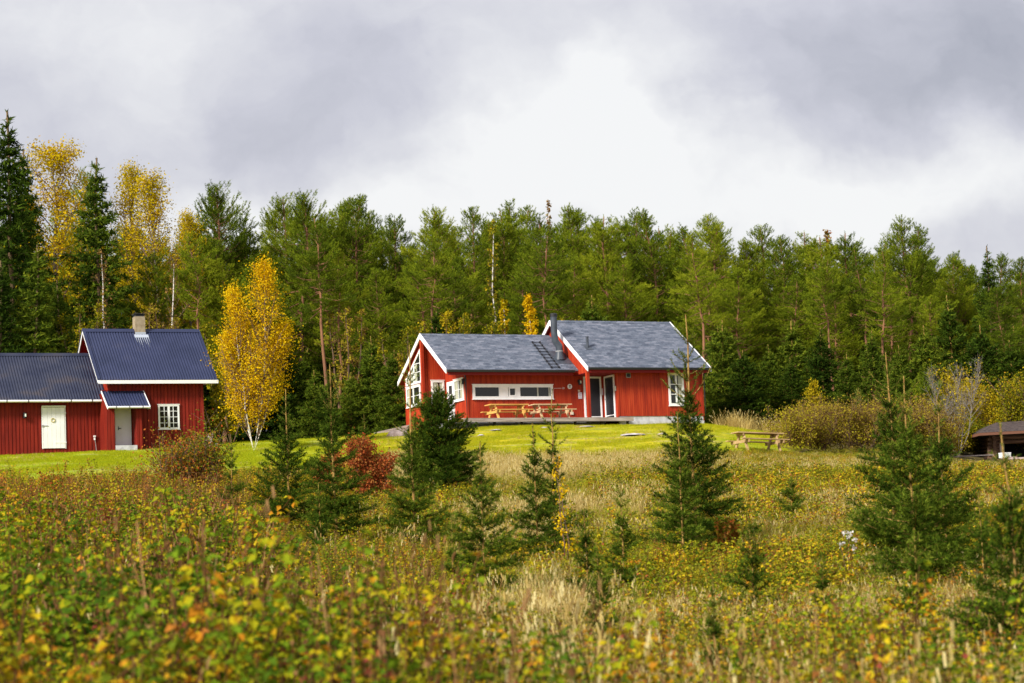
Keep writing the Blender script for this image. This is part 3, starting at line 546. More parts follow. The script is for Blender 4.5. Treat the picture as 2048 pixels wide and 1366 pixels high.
for k in range(8): q = MB(); q.box(-9.3 + k * .98, -9.27 + k * .98, -.035, .04, lr(.08) - .10, lr(.08) + .03); obj('gutter_bracket', q, m_black, gt)
# barn door on the wing
d = MB(); n_ = 5
for k in range(n_): a = -4.62 + k * .198; wbox(d, Kw, a, a + .192, -.02, 1.86, .03, .06)
D = obj('barn_door', d, m_white, K); D['label'] = 'white plank door of the low wing'
q = MB(); wbox(q, Kw, -4.68, -3.58, 1.88, 1.94, .0, .11); wbox(q, Kw, -4.68, -4.63, -.04, 1.88, .0, .05); wbox(q, Kw, -3.62, -3.58, -.04, 1.88, .0, .05); obj('door_frame', q, m_white, D)
for a in (1.58, .22): q = MB(); wbox(q, Kw, -4.1, -3.56, a, a + .04, .06, .072); obj('hinge', q, m_white, D)
q = MB(); wbox(q, Kw, -4.66, -4.40, 1.0, 1.03, .07, .085); wbox(q, Kw, -4.68, -4.62, .96, 1.06, .05, .09); obj('handle', q, m_galv, D)
wl_ = MB(); an = np.linspace(0, 2 * np.pi, 17); wl_.tube([Kw(-4.17 + .085 * math.cos(a), 1.27 + .085 * math.sin(a), .08) for a in an], .02, 6); o = obj('wreath', wl_, mat('straw', (.55, .46, .16), .9)); o.location = K.location; o.rotation_euler = (0, 0, TC); tag(o, 'small round straw wreath hanging on the white plank door', 'wreath')
wall_lamp(K, Kw, -5.47, 1.52)
q = MB(); wbox(q, Kw, -2.30, -2.20, .48, .54, 0, .09); wbox(q, Kw, -2.28, -2.22, .33, .45, 0, .07); so_ = obj('outdoor_socket', q, m_white, K); q = MB(); q.tube([Kw(-2.24, .34, .05), Kw(-2.20, .1, .04), Kw(-2.17, -.3, .06)], .014, 5); obj('cable', q, m_galv, so_)
# entrance porch with its own little roof
cz = lambda v: 2.58 + .70 * v - 0.0 if v < 0 else 2.58
pw = MB(); planks(pw, Map((0, -.95), (1, 0), (0, -1)), -1.98, -1.60, lambda s: -.5, lambda s: 1.82, .19, .03, .02); planks(pw, Map((-1.98, 0), (0, 1), (-1, 0)), -.95, .5, lambda s: -.5, lambda s: min(2.45, 2.5 + .7 * s), **PK); planks(pw, Map((-1.60, 0), (0, 1), (1, 0)), -.95, 0, lambda s: -.5, lambda s: 2.5 + .7 * s, **PK)
planks(pw, Map((0, -.95), (1, 0), (0, -1)), -.60, -.32, lambda s: -.5, lambda s: 1.82, .14, .03, .02); planks(pw, Map((-.60, 0), (0, 1), (-1, 0)), -.95, 0, lambda s: -.5, lambda s: 2.5 + .7 * s, **PK); planks(pw, Map((-.32, 0), (0, 1), (1, 0)), -.95, 0, lambda s: -.5, lambda s: 2.5 + .7 * s, **PK); obj('porch_wall', pw, m_red_old, K)
r = MB(); r.add(*corr(-1.97, -.03, lambda v: 2.57 + .70 * v, -1.22, -.01)); pr_ = obj('porch_roof', r, m_metalroof, K)
q = MB(); q.prism([(-1.94, 0, 2.53), (-1.94, -1.19, 1.70), (-1.94, -1.19, 1.65), (-1.94, 0, 2.48)], (1.88, 0, 0)); obj('soffit', q, m_soffit, pr_)
q = MB()
for u in (-2.01, -.03): q.prism([(u, .0, 2.60), (u, -1.25, 1.73), (u, -1.25, 1.60), (u, 0, 2.50)], (.03, 0, 0))
q.tube([(-1.98, -1.27, 1.69), (-.02, -1.27, 1.69)], .05, 8); obj('trim', q, m_white, pr_)
for k in range(3): q = MB(); q.box(-1.62 + k * .62, -1.60 + k * .62, -1.33, -1.24, 1.63, 1.75); obj('gutter_bracket', q, m_black, pr_)
q = MB(); q.box(-2.02, .02, -.06, -.022, 2.57, 2.60); obj('top_flashing', q, m_soffit, pr_)
d = MB(); wbox(d, Kf, -1.53, -.64, .02, 1.80, .022, .07); D = obj('entrance_door', d, m_white, K); D['label'] = 'plain white entrance door under the little porch roof'; q = MB(); wbox(q, Kf, -1.26, -1.12, .80, .83, .09, .11); wbox(q, Kf, -1.26, -1.23, .74, .9, .07, .10); obj('handle', q, m_black, D)
q = MB(); q.box(-1.60, -.60, -1.0, -.0, -.5, -.04); obj('doorstep', q, m_conc, K)
q = MB(); q.tube([Kf(.18, 1.76, .02), Kf(.18, 1.76, .12)], [.075, .06], 12); obj('wall_lamp', q, m_galv, K)
kw = window(K, Kf, .66, 1.66, .76, 1.90, .075, [(1.16, .10), (.945, .025), (1.375, .025)], [(1.05, .025, .7, 1.62), (1.33, .025, .7, 1.62), (1.60, .025, .7, 1.62)], label='sixteen pane white cottage window')
q = MB(); q.box(.25, .73, 2.33, 2.87, 5.3, 6.36); ch = obj('chimney', q, m_chim, K)
q = MB(); q.box(.27, .71, 2.35, 2.85, 6.362, 6.42); q.box(.23, .75, 2.31, 2.89, 6.46, 6.50); q.box(.29, .32, 2.37, 2.83, 6.42, 6.46); q.box(.66, .69, 2.37, 2.83, 6.42, 6.46); obj('chimney_cap', q, m_black, ch)
q = MB(); q.prism([(.16, 2.27, mr(2.27) + .022), (.84, 2.27, mr(2.27) + .022), (.84, 2.1, mr(2.1) + .022), (.16, 2.1, mr(2.1) + .022)], (0, 0, .012)); q.box(.23, .75, 2.31, 2.328, 5.4, 5.60)
for k in range(7): a = .19 + k * .10; q.add([(a, 2.11, mr(2.11) + .024), (a + .035, 2.11, mr(2.11) + .024), (a + .03, 1.75 - .15 * (k % 3), mr(1.75 - .15 * (k % 3)) + .024)], [[0, 1, 2]])
obj('chimney_flashing', q, m_lead, ch)
# grey post beside the cabin, plank edging and the ramp beside the house
p0 = gpos(420, 111, 885); po = empty('weathered_post', p0, 0, 'short grey weathered gate post beside the right corner of the cabin', 'post')
q = MB(); q.beam((0, 0, -.3), (.03, 0, .62), .22, .16, (0, 1, 0)); obj('post_shaft', q, m_deckwood, po); q = MB(); q.beam((-.35, .05, .12), (.35, .05, .16), .05, .03); q.beam((-.35, .05, .35), (.2, .05, .33), .05, .03); obj('cross_rail', q, m_galv, po)
a0, a1 = at(748, 866.5, 121), at(818, 850.5, 121.5)
ra = empty('wooden_ramp', a0, math.atan2(a1[1] - a0[1], a1[0] - a0[0]), 'grey board ramp rising to the left end of the red house', 'ramp')
lx = np.linalg.norm((a1 - a0)[:2]); rz_ = a1[2] - a0[2]
q = MB(); q.hexa([(0, 0, -.05), (lx, 0, rz_ - .05), (lx, 1.2, rz_ - .05), (0, 1.2, -.05), (0, 0, 0), (lx, 0, rz_), (lx, 1.2, rz_), (0, 1.2, 0)]); obj('ramp_deck', q, m_deckwood, ra)
q = MB(); q.hexa([(0, -.05, -.22), (lx, -.05, rz_ - .22), (lx, -.01, rz_ - .22), (0, -.01, -.22), (0, -.05, .03), (lx, -.05, rz_ + .03), (lx, -.01, rz_ + .03), (0, -.01, .03)]); obj('side_board', q, m_deckwood, ra)
rng0 = np.random.default_rng(5)
def rock(px, py, Y, sx, sy, sz, label, m_=m_stone):
    p = at(px, py, Y); z = float(ground(p[0], p[1])); me = MB(); n = 14; k = 7
    V = []; 
    for j in range(k):
        f = j / (k - 1)
        for i in range(n):
            a = i / n * 2 * np.pi; rr2 = math.cos(f * 1.5) * (.8 + .4 * float(vnoise(px + 2 * math.cos(a), py + 2 * math.sin(a) + j * .3)))
            V.append((sx * rr2 * math.cos(a), sy * rr2 * math.sin(a), sz * (math.sin(f * 1.5) * (.75 + .5 * float(vnoise(3 * math.cos(a) + px, 3 * math.sin(a) + j)))) - .3 * sz))
    F = [[j * n + i, j * n + (i + 1) % n, (j + 1) * n + (i + 1) % n, (j + 1) * n + i] for j in range(k - 1) for i in range(n)]
    me.add(V, F); me.poly(V[-n:]); o = obj('rock_outcrop', me, m_); o.location = (p[0], p[1], z); tag(o, label, 'rock', 'flat rocks showing through the lawn'); return o
rock(1172, 863, 113, .42, .8, .08, 'pale flat rock in the lawn straight below the porch doors'); rock(1266, 886, 105, .62, .8, .10, 'long pale rock at the lower lawn edge left of the tall bare-topped spruce')
rock(1325, 886, 105, .25, .6, .08, 'small pale rock just left of the tall bare-topped spruce'); rock(992, 866, 112, .28, .6, .06, 'small flat rock in the lawn below the golden picnic table'); rock(962, 874, 109, .16, .4, .07, 'tiny pale rock low in the lawn near the broad spruce')
rock(1088, 862, 113, .22, .4, .08, 'tiny flat rock in the lawn below the gap between the two deck tables'); rock(795, 873, 112, .55, .5, .45, 'rounded grey pink boulder beside the wooden ramp', m_slab)

# ------------------------------------------------------------------ grill hut at the right edge, its bench and stone edge
hz = 7.72; hx, hy = 23.45, 119.0
G = empty('grill_hut', (hx, hy, hz), R_(6), 'low dark log grill hut with overhanging shingle roof at the right edge', 'hut')
q = MB(); q.add([(-1.0, -1.1, 1.50), (5.6, -1.1, 1.60), (5.6, 4.1, 1.60), (-1.0, 4.1, 1.50), (.7, 1.5, 2.15), (3.9, 1.5, 2.25)], [[0, 1, 5, 4], [2, 3, 4, 5]]); q.add([(5.6, -1.1, 1.60), (5.6, 4.1, 1.60), (3.9, 1.5, 2.25), (-1.0, 4.1, 1.50), (-1.0, -1.1, 1.50), (.7, 1.5, 2.15)], [[0, 1, 2], [3, 4, 5]]); obj('roof', q, mat('brown_shingle', (.05, .038, .036), .9, [(.3, (.028, .02, .02)), (.6, (.085, .062, .056))], (9, 3, 9), .4, 12), G)
q = MB(); q.hexa([(-1.0, -1.12, 1.36), (5.6, -1.12, 1.46), (5.6, -1.08, 1.46), (-1.0, -1.08, 1.36), (-1.0, -1.12, 1.49), (5.6, -1.12, 1.59), (5.6, -1.08, 1.59), (-1.0, -1.08, 1.49)]); q.hexa([(-1.0, -1.08, 1.36), (-.96, -1.08, 1.36), (-.96, 4.1, 1.36), (-1.0, 4.1, 1.36), (-1.0, -1.08, 1.49), (-.96, -1.08, 1.49), (-.96, 4.1, 1.49), (-1.0, 4.1, 1.49)]); obj('fascia', q, m_fascia, G)
q = MB(); q.box(-.9, 5.5, -1.0, 4.0, 1.38, 1.42); obj('ceiling', q, m_dark, G)  # ceiling and rear wall carry the hut's inner shade in their colour
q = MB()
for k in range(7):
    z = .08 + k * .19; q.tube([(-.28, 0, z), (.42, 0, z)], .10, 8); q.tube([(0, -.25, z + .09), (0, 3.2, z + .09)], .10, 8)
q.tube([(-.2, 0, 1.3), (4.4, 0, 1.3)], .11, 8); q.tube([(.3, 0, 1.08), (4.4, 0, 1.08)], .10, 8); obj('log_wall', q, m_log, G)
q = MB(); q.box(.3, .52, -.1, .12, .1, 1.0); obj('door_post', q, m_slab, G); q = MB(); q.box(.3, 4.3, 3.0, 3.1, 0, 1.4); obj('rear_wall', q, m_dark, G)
bx = empty('cooler_box', (hx + .28, hy - 1.3, hz + .22), R_(20), 'white cool box standing on the stone edge before the hut', 'box'); q = MB(); q.box(-.24, .24, -.17, .17, 0, .20); obj('tub', q, m_box, bx); q = MB(); q.box(-.25, .25, -.18, .18, .203, .25); obj('lid', q, m_white, bx)
sl = empty('stone_edge', (hx - .05, hy - 1.6, hz - .2), R_(4), 'low pinkish stone edging in front of the grill hut', 'stone wall'); q = MB(); x = 0
for k in range(7): q.box(x, x + .42, -.1 - .03 * (k % 2), .7, -.3, .36 + .04 * ((k * 3) % 4 - 1)); x += .43
obj('stone_course', q, m_slab, sl); q = MB(); q.box(-2.2, -.02, .15, .3, .05, .14); obj('edge_log', q, m_deckwood, sl)
be = empty('plank_bench', (21.85, 116, float(ground(21.85, 116))), R_(-2), 'simple pale plank bench on short stubs left of the grill hut', 'bench'); zb_ = 8.04 - be.location.z
q = MB(); q.box(-1.0, 1.0, -.14, .14, zb_ - .06, zb_); obj('seat', q, m_deckwood, be)
for sx in (-.7, .6): q = MB(); q.tube([(sx, 0, -.2), (sx, 0, zb_ - .06)], .09, 8); obj('leg', q, m_log, be)
# ================================================================== vegetation
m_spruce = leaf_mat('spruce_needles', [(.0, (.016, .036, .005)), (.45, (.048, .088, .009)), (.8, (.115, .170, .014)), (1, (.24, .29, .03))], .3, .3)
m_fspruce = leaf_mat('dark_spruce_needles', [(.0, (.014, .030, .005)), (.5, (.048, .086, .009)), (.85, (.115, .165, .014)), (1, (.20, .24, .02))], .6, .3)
m_pineleaf = leaf_mat('pine_needles', [(.0, (.07, .11, .012)), (.4, (.175, .235, .014)), (.75, (.30, .345, .018)), (1, (.42, .43, .03))], .5, .35)
m_birchleaf = leaf_mat('yellow_birch_leaves', [(0, (.44, .22, .004)), (.4, (.66, .41, .006)), (.8, (.78, .54, .012)), (1, (.54, .50, .02))], .0, .35)
m_aspen = leaf_mat('yellow_aspen_leaves', [(0, (.26, .24, .008)), (.4, (.50, .38, .008)), (.8, (.66, .47, .012)), (1, (.52, .28, .008))], .2, .35)
m_redleaf = leaf_mat('red_leaves', [(0, (.13, .12, .015)), (.35, (.28, .06, .02)), (.65, (.42, .10, .03)), (1, (.46, .25, .06))], .0, .3)
m_orangeleaf = leaf_mat('orange_bush_leaves', [(0, (.06, .10, .010)), (.42, (.17, .19, .012)), (.58, (.34, .20, .02)), (.78, (.40, .075, .02)), (1, (.42, .22, .05))], .0, .3)
m_brownbush = leaf_mat('thicket_leaves', [(0, (.11, .055, .025)), (.35, (.24, .15, .04)), (.6, (.36, .28, .02)), (1, (.40, .38, .02))], .15, .3)
m_greenbush = leaf_mat('green_bush_leaves', [(0, (.06, .09, .008)), (.4, (.16, .17, .010)), (.75, (.30, .25, .012)), (1, (.46, .32, .012))], .25, .3)
m_yellbush = leaf_mat('yellow_bush_leaves', [(0, (.14, .13, .008)), (.4, (.34, .27, .010)), (.8, (.52, .38, .014)), (1, (.40, .20, .02))], .2, .3)
m_brownleaf = leaf_mat('brown_birch_leaves', [(0, (.12, .07, .03)), (.5, (.30, .17, .05)), (1, (.44, .27, .08))], .0, .3)
m_bark = mat('spruce_bark', (.16, .10, .05), .9, [(.3, (.10, .06, .035)), (.7, (.24, .16, .08))], 14)
m_leader = mat('young_stem', (.34, .20, .05), .8, [(.3, (.26, .13, .035)), (.7, (.42, .27, .07))], 10)
m_pinebark = mat('pine_bark', (.24, .11, .06), .9, [(.3, (.15, .07, .04)), (.6, (.28, .13, .065)), (.8, (.20, .13, .09))], (3, 3, .7), .4, 20)
m_birchbark = mat('birch_bark', (.72, .68, .62), .8, [(.36, (.05, .04, .035)), (.43, (.66, .60, .54)), (.7, (.80, .77, .72))], (3, 3, 9))
m_greytwig = mat('grey_twigs', (.20, .175, .155), .9)
m_browntwig = mat('brown_twigs', (.15, .09, .06), .9)

def unit(v): return v / (np.linalg.norm(v, axis=-1, keepdims=True) + 1e-9)
def rnd_dirs(r, n): return unit(r.normal(size=(n, 3)))
def needles(mb, r, P0, P1, dens, ln_, wd, spread=.8, lift=.15, v0=.0, v1=.75, tipv=None):
    """thin triangular needles all round the segments P0-P1"""
    L = np.linalg.norm(P1 - P0, axis=1); n = r.poisson(L * dens); i = np.repeat(np.arange(len(P0)), n); N = len(i)
    if N == 0: return
    q = r.random(N)[:, None]; p = P0[i] * (1 - q) + P1[i] * q; d = unit(P1[i] - P0[i])
    o = rnd_dirs(r, N); o = unit(o - (o * d).sum(1, keepdims=True) * d)
    t_ = unit(d * (1 - spread * .55) + o * spread + np.array([0, 0, lift])); l = ln_ * r.uniform(.7, 1.25, N)[:, None]
    s = unit(np.cross(t_, rnd_dirs(r, N))) * wd * .5
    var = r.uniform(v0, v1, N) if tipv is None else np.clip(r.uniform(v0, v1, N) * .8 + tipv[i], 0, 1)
    mb.tris(np.stack([p - s, p + s, p + t_ * l], 1), var)
def leaves(mb, r, P, size, wr=.75, up=.25, v0=0, v1=1, fold=.25, var=None):
    N = len(P); d = unit(rnd_dirs(r, N) + np.array([0, 0, -.25])); nrm = unit(rnd_dirs(r, N) + np.array([0, 0, up * 2])); s = unit(np.cross(d, nrm)); l = (size * r.uniform(.65, 1.3, N))[:, None]
    dn = -nrm * l * fold * .4
    a = P; b = P + d * l * .5 + s * l * wr * .5 ; c = P + d * l + dn; e2 = P + d * l * .5 - s * l * wr * .5
    mb.quads(np.stack([a, b, c, e2], 1), r.uniform(v0, v1, N) if var is None else var)

def spruce(seed, h, rad, leader=.24, nl=.060, nw=.0138, dens=150, wh=.19, per=7, twig=.065, elev=(2, 56), stem=.0085, bare=.03, lw=3, lb=.35, power=.58, full=1.0, stemv=1, mats=None, topdens=1.0):
    r = np.random.default_rng(seed); tr = MB(); cr = MB()
    wob = np.cumsum(r.normal(0, .004 * h, (9, 2)), 0); zs = np.linspace(-.15, h, 9); 
    def stemp(z): return np.array([np.interp(z, zs, wob[:, 0]), np.interp(z, zs, wob[:, 1]), z])
    pts = np.array([stemp(z) for z in zs]); tr.tube(pts, np.linspace(stem * h, stem * h * .28, 9), 6)
    hc = h * (1 - leader); A = []; B = []; T = []
    def branch(z, az, L, el, dens_t=1.0, sag=.25, tw=True):
        p = stemp(z); d = np.array([math.cos(az) * math.cos(el), math.sin(az) * math.cos(el), math.sin(el)]); side = np.array([-math.sin(az), math.cos(az), 0])
        ns = 6; q = [p]
        for k in range(ns):
            f = (k + .5) / ns; dd = d + np.array([0, 0, sag * (f * f * 1.5 - .45)]); q.append(q[-1] + unit(dd) * L / ns)
        q = np.array(q); 
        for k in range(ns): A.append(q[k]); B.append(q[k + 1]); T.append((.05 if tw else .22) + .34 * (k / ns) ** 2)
        wdt = max(.004, .011 * L); tr.tube(q[::2], np.linspace(wdt, wdt * .35, len(q[::2])), 3, cap=False)
        if not tw: return
        n = max(3, int(L / twig)); up = unit(np.cross(d, side)) * (1 if np.cross(d, side)[2] > 0 else -1)
        for j in range(n):
            s = .12 + .84 * (j + r.random()) / n; k = min(ns - 1, int(s * ns)); b0 = q[k] + (q[k + 1] - q[k]) * (s * ns - k); dd = unit(q[k + 1] - q[k])
            sg = 1 if j % 2 else -1; an = r.uniform(.65, 1.05); l = (L * (1 - s) * .55 + .10 * L) * r.uniform(.6, 1.15) + twig * .6
            td = unit(dd * math.cos(an) + side * sg * math.sin(an) + up * r.normal(.0, .22)); mid = b0 + td * l * .55; td2 = unit(td + dd * .35 + np.array([0, 0, r.normal(.02, .12)]))
            A.extend([b0, mid]); B.extend([mid, mid + td2 * l * .5]); T.extend([.05, .22 + .15 * r.random()])
    z = bare * h; k = 0
    while z < hc:
        t_ = z / hc; L0 = 1.2 * rad * (max(0.0, 1 - t_) ** power) * (1 if t_ > .05 else .9) + .07 * rad
        for j in range(per + (1 if t_ < .5 else 0)):
            az = 2 * np.pi * (j + r.uniform(-.3, .3)) / per + k * 1.1; L = L0 * r.uniform(.6, 1.18) * (full if r.random() < .9 else .5)
            el = R_(elev[0] + (elev[1] - elev[0]) * t_ ** 1.3 + r.normal(0, 7)); branch(z + r.uniform(-.4, .4) * wh, az, L, el)
        z += wh * r.uniform(.8, 1.2) * (1 if t_ < .7 else .8); k += 1
    # the long bare-looking leader with a few young upswept whorls
    for w in range(lw):
        z = hc + (h - hc) * (w + .15) / (lw + .55); L0 = lb * rad * (1 - .78 * w / lw)
        for j in range(5): branch(z + r.uniform(-.02, .02) * h, 2 * np.pi * (j + r.uniform(-.35, .35)) / 5 + w, L0 * r.uniform(.6, 1.2), R_(r.uniform(28, 58)), tw=False, sag=.5)
    A_ = np.array(A); B_ = np.array(B)
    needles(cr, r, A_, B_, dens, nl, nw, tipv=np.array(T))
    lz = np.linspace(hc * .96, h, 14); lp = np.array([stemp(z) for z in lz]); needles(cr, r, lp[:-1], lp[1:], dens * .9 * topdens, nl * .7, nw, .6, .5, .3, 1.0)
    return tr.mesh('trunk', mats[0] if mats else m_leader), cr.mesh('crown', mats[1] if mats else m_spruce)

def pine(seed, h, rad, cs=.42, nbr=54, clump=7, shape=1.0):
    r = np.random.default_rng(seed); tr = MB(); cr = MB(); n = 10; zs = np.linspace(-.3, h, n); wob = np.cumsum(r.normal(0, .010 * h, (n, 2)), 0); wob -= wob[1]
    def stemp(z): return np.array([np.interp(z, zs, wob[:, 0]), np.interp(z, zs, wob[:, 1]), z])
    tr.tube(np.array([stemp(z) for z in zs]), np.linspace(.0092 * h, .0010 * h, n) + .012, 7)
    for k in range(9):                       # dead stubs below the crown
        z = h * r.uniform(min(.16, cs * .4), cs + .05); az = r.uniform(0, 6.28); L = r.uniform(.4, 1.6); p = stemp(z); d = np.array([math.cos(az), math.sin(az), r.uniform(-.15, .25)]); tr.tube([p, p + d * L * .5, p + d * L + np.array([0, 0, .12 * L])], [.03, .02, .008], 4, cap=False)
    A = []; B = []; T = []; ss = np.sort(r.random(nbr) ** .9); az = r.uniform(0, 6.28)
    for s in ss:
        z = h * (cs + (1 - cs) * s * .985); az += 2.4 + r.normal(0, .4)
        prof = min(1, .66 + 1.1 * s) * max(0, (1 - s ** 1.35)) ** .8 + .07; L = rad * prof * r.uniform(.35, 1.2) * shape; el = R_(-4 + 42 * s ** 1.3 + r.normal(0, 15))
        p = stemp(z); d = np.array([math.cos(az) * math.cos(el), math.sin(az) * math.cos(el), math.sin(el)]); side = np.array([-math.sin(az), math.cos(az), 0])
        q1 = p + d * L * .5 + np.array([0, 0, r.normal(-.05, .1) * L]); q2 = p + d * L + np.array([0, 0, .14 * L]); tr.tube([p, q1, q2], [.032 * (1.2 - s) + .010, .02 * (1.1 - s) + .007, .006], 4, cap=False)
        bv = r.uniform(-.22, .22); n2 = 4 + int(L * clump * r.uniform(.8, 1.2))
        for c in range(n2):
            f = .14 + .88 * math.sqrt(r.random()); b0 = (p * (1 - 2 * f) + q1 * 2 * f if f < .5 else q1 * (2 - 2 * f) + q2 * (2 * f - 1)); sg = r.choice([-1, 1]); b0 = b0 + r.normal(size=3) * .13
            sl = (.30 + .34 * L * (1.25 - f)) * r.uniform(.6, 1.2); td = unit(d * .8 + side * sg * r.uniform(.25, 1.0) + np.array([0, 0, r.uniform(.05, .55)])); mid = b0 + td * sl * .5 + np.array([0, 0, r.normal(.02, .05)]); e_ = mid + unit(td + np.array([0, 0, .45])) * sl * .5
            A.extend([b0 + (mid - b0) * .3, mid]); B.extend([mid, e_]); T.extend([bv - .12, bv + .12])
    for k in range(70): a0 = r.uniform(0, 6.28); g_ = r.random(); b0 = stemp(h * (.55 + .435 * g_)); q_ = .66 - .40 * g_; A.append(b0 + np.array([math.cos(a0), math.sin(a0), .2]) * q_ * .25); B.append(b0 + np.array([math.cos(a0) * q_, math.sin(a0) * q_, .42])); T.append(r.uniform(-.1, .15))
    A.append(stemp(h * .985)); B.append(stemp(h) + np.array([0, 0, .15])); T.append(.15)
    needles(cr, r, np.array(A), np.array(B), 62, .15, .030, .72, .3, .12, .85, tipv=np.array(T))
    return tr.mesh('trunk', m_pinebark), cr.mesh('crown', m_pineleaf)

def leafy(seed, h, rad, stems=((0, 0, 0, 0),), nbr=40, per=60, size=.09, start=.2, elev=48, shape='oval', barkm=None, leafm=None, trunk=.011, twigs=7, droop=.0, jitter=.12, bare=0, wr=.75, k=6, twigm=None):
    """deciduous tree or bush: stems (x, y, lean x, lean y), rising limbs, twigs, single leaves along the twigs"""
    r = np.random.default_rng(seed); tr = MB(); cr = MB(); LP = []
    for (sx, sy, lx_, ly_, *hf) in stems:
        n = 8; f = np.linspace(-.03, 1, n); hh = h * hf[0] if hf else h * (r.uniform(.55, 1.0) if len(stems) > 4 else r.uniform(.86, 1.0) if len(stems) > 1 else 1.0)
        bx_ = sx + lx_ * f ** .9 + np.cumsum(r.normal(0, .008 * h, n)); by_ = sy + ly_ * f ** .9 + np.cumsum(r.normal(0, .008 * h, n)); bz_ = hh * f
        tr.tube(np.stack([bx_, by_, bz_], 1), np.linspace(trunk * h, trunk * h * .14, n), k)
        for j in range(nbr):
            s = start + (1 - start) * ((j + r.random()) / nbr) ** .95; az = j * 2.4 + r.normal(0, .5)
            p = np.array([np.interp(s, f, bx_), np.interp(s, f, by_), hh * s]); g_ = (s - start) / (1 - start)
            prof = {'oval': math.sqrt(max(.03, 1 - (2 * g_ - .85) ** 2 / 1.35)), 'cone': (1 - g_) ** .75 + .12, 'column': (.8 + .4 * g_ if g_ < .4 else (1.6 * (1 - g_)) ** .85 + .06), 'bush': .6 + .4 * r.random()}[shape]
            L = rad * prof * r.uniform(.6, 1.15); el = R_(elev + 20 * g_ + r.normal(0, 10)); d = np.array([math.cos(az) * math.cos(el), math.sin(az) * math.cos(el), math.sin(el)])
            q = p + d * L * .55; q2 = q + unit(d + np.array([0, 0, .12 - droop])) * L * .5; wd = max(.003, .012 * L); tr.tube([p, q, q2], [wd * 1.3, wd * .8, wd * .25], 4, 1, cap=False)
            for w in range(twigs):
                a = r.uniform(.25, 1.0); b0 = p + (q - p) * a * 2 if a < .5 else q + (q2 - q) * (a * 2 - 1); td = unit(d * .7 + rnd_dirs(r, 1)[0] * .8 + np.array([0, 0, .15 - droop])); tl = L * r.uniform(.18, .42)
                e_ = b0 + td * tl; tr.tube([b0, e_], [wd * .4, wd * .12], 3, 1, cap=False)
                m_ = r.poisson(per / twigs)
                if m_ and not bare: u = r.random((m_, 1)); LP.append(b0 + (e_ - b0) * u + r.normal(size=(m_, 3)) * jitter * rad * .35)
    tm = tr.mesh('trunk', [barkm or m_bark, twigm or m_browntwig])
    if bare and not LP: return tm, None
    P = np.vstack(LP); leaves(cr, r, P, size, wr, var=np.clip(r.beta(2, 2, len(P)) + .10 * np.sin(P[:, 2] * 2.1 + P[:, 0] * 1.7), 0, 1))
    return tm, cr.mesh('crown', leafm)

def plant(name, meshes, loc, rz, sc, label, cat, group=None, parts=('trunk', 'crown')):
    e_ = empty(name, loc, rz, label, cat, group); e_.scale = (sc, sc, sc) if isinstance(sc, (int, float)) else sc
    for nm, me in zip(parts, meshes):
        if me is not None: obj(nm, me, None, e_)
    return e_
def top_h(px, py, Y):
    p = at(px, py, Y); z = float(ground(p[0], Y)); return (p[0], Y, z), p[2] - z

# ------------------------------------------------------------------ forest
rf = random.Random(3)
PINES = [pine(100 + i, 19, 3.1, cs, int(nb * 2.2), 10, sh) for i, (cs, nb, sh) in enumerate([(.40, 56, 1.0), (.46, 50, .95), (.36, 60, 1.05), (.44, 52, 1.15), (.50, 48, 1.0), (.33, 62, .9), (.42, 54, 1.1)])]
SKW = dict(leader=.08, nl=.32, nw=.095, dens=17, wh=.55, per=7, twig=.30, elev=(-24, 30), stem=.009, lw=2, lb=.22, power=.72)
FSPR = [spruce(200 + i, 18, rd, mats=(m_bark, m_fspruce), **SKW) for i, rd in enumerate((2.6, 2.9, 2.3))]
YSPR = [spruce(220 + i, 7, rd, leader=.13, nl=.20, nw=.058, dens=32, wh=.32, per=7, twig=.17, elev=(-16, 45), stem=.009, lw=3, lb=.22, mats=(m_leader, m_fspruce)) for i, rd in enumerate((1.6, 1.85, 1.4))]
ASP = [leafy(240 + i, 18, 3.0, nbr=46, per=300, size=.115, start=.32, elev=45, shape='oval', barkm=m_greytwig, leafm=m_aspen, trunk=.010, jitter=.22) for i in range(2)]
ASP.append(leafy(243, 17, 3.0, nbr=44, per=210, size=.11, start=.36, elev=52, shape='oval', barkm=m_greytwig, leafm=m_aspen, trunk=.009, jitter=.22))
FAC = []
def forest(kind, px, py, Y, label, group=None, wid=1.0, name=None):
    loc, h = top_h(px, py, Y); bank, h0, nm, cat = {'pine': (PINES, 19, 'pine_tree', 'pine tree'), 'spruce': (FSPR, 18, 'spruce_tree', 'spruce tree'), 'young': (YSPR, 7, 'young_spruce', 'spruce tree'), 'aspen': (ASP[:2], 18, 'aspen_tree', 'aspen tree'), 'thin': (ASP[2:], 17, 'aspen_tree', 'aspen tree')}[kind]
    s = h / h0; me = rf.choice(bank); return plant(nm, me, loc, rf.uniform(0, 6.28), (s ** .6 * wid if kind in ('pine',) else s * wid, s ** .6 * wid if kind == 'pine' else s * wid, s), label, cat, group)

